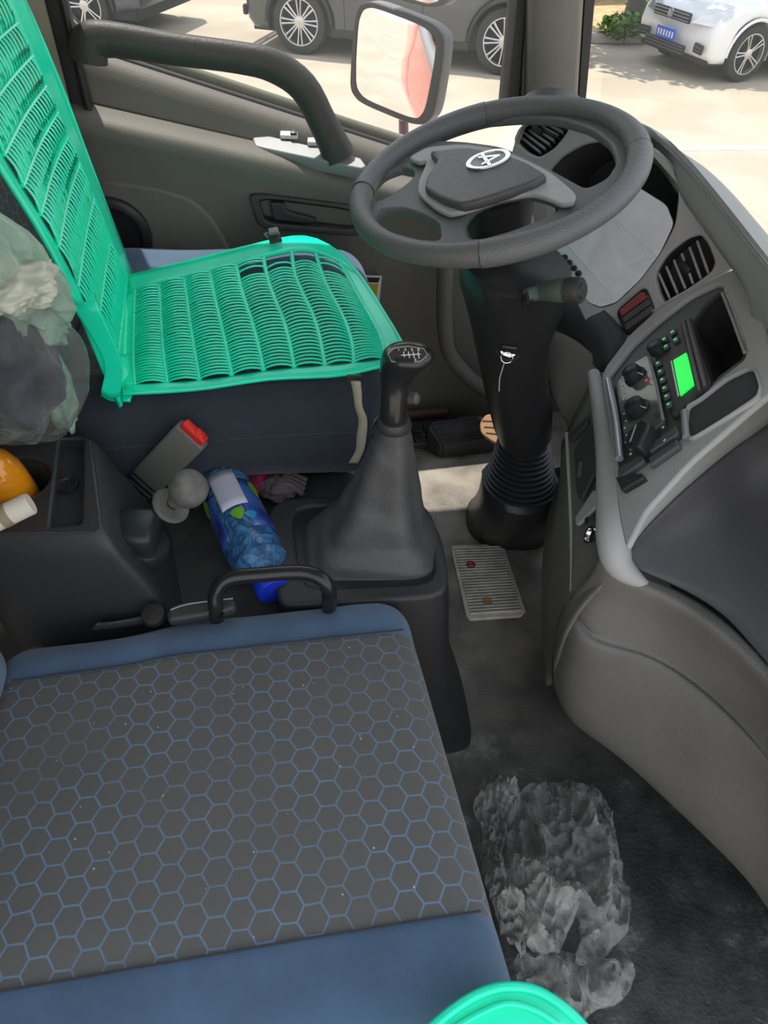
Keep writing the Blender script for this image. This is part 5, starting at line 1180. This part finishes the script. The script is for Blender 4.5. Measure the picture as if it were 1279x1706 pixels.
vehicle('dark_suv', 'dark grey dusty car parked across the road behind the wing mirror', W1-s1_*.91, a1, M['cargrey'], wb_=(W1-W2).length, spokes=8)
a2 = R(194.5); d2 = V((math.cos(a2), math.sin(a2), 0)); s2_ = V((-d2.y, d2.x, 0)); W3 = at(1232, 138, Z=-1.1)
vs3 = vehicle('white_suv', 'white car with blue number plate parked beyond the windscreen', W3-s2_*.91*.82, a2, M['carwhite'], spokes=5); vs3.scale = (.84, .82, .86)
W4 = at(150, 64, Z=-1.1); a3 = a1
vehicle('dark_hatchback', 'dark car at the left edge seen above the door grab handle', W4-s1_*.91+d1*2.65, a3, M['carblue'], spokes=5, clr=.3)
# tree beyond the kerb
tr_ = thing('roadside_tree', 'slim tree trunk rising from bare earth behind the kerb', 'tree', at(1046, 52, Z=-1.0))
tb = at(1046, 52, Z=-1.0)
tube('trunk', [tb+V((0, 0, -.02)), tb+V((.02, 0, .3)), tb+V((.12, 0, 1.6)), tb+V((.2, .1, 3.2))], [.17, .13, .12, .09], M['bark'], tr_, n=12, smooth=4)
def leaves(name, c, rad, n, s, m, parent):
    bm = bmesh.new()
    for i in range(n):
        d = V((random.gauss(0, 1), random.gauss(0, 1), random.gauss(0, 1))).normalized()*random.random()**.4; p = V(c)+V((d.x*rad[0], d.y*rad[1], d.z*rad[2]))
        a = V((random.uniform(-1, 1), random.uniform(-1, 1), random.uniform(-.6, .6))).normalized(); b = a.cross(V((random.uniform(-1, 1), random.uniform(-1, 1), 1))).normalized()
        vs_ = [bm.verts.new(p+a*s*q[0]+b*s*q[1]) for q in ((-1, 0), (0, -.45), (1, 0), (0, .45))]; bm.faces.new(vs_)
    o = from_bm(name, bm, m, parent, None, recalc=False); o['kind'] = 'stuff'; return o
leaves('foliage', tb+V((.2, .1, 4.2)), (1.9, 1.6, 1.3), 3500, .11, M['leaf'], tr_)
for nm, lb, px_, py_, rad, n_ in (('low_shrub', 'low yellow green weeds round the tree foot', 1040, 58, (.45, .25, .16), 500), ('roadside_bush', 'small bush behind the nose of the white car', 1075, 30, (.35, .3, .25), 500)):
    p = at(px_, py_, Z=-1.0); b_ = thing(nm, lb, 'shrub', p); leaves('foliage', p+V((0, 0, rad[2]*.7)), rad, n_, .06, M['leaf'], b_)
    for k in range(5): tube('stem', [p+V((0, 0, -.01)), p+V((random.uniform(-.2, .2), random.uniform(-.1, .1), rad[2]*1.2))], .006, M['bark'], b_, n=5)
gb = thing('far_van', 'grey blue van standing far behind the tree', 'van', at(1010, -40, Z=-1.1))
vp_ = at(1000, 10, Z=-1.1)
b_ = box('van_body', vp_+V((0, .9, 1.2)), (3.6, 1.7, 1.9), M['carblue'], gb, rotz(8), .2); box('van_window', vp_+V((.1, .04, 1.7)), (2.6, .05, .5), M['carglass'], gb, rotz(8), .05)
for sx2 in (-1.1, 1.1): lathe('wheel', vp_+V((sx2, -.02+sx2*.15, .34)), V((0, 1, 0)), [(0, .2), (0, .34), (.2, .34), (.2, .2)], M['tyre'], gb, 24)
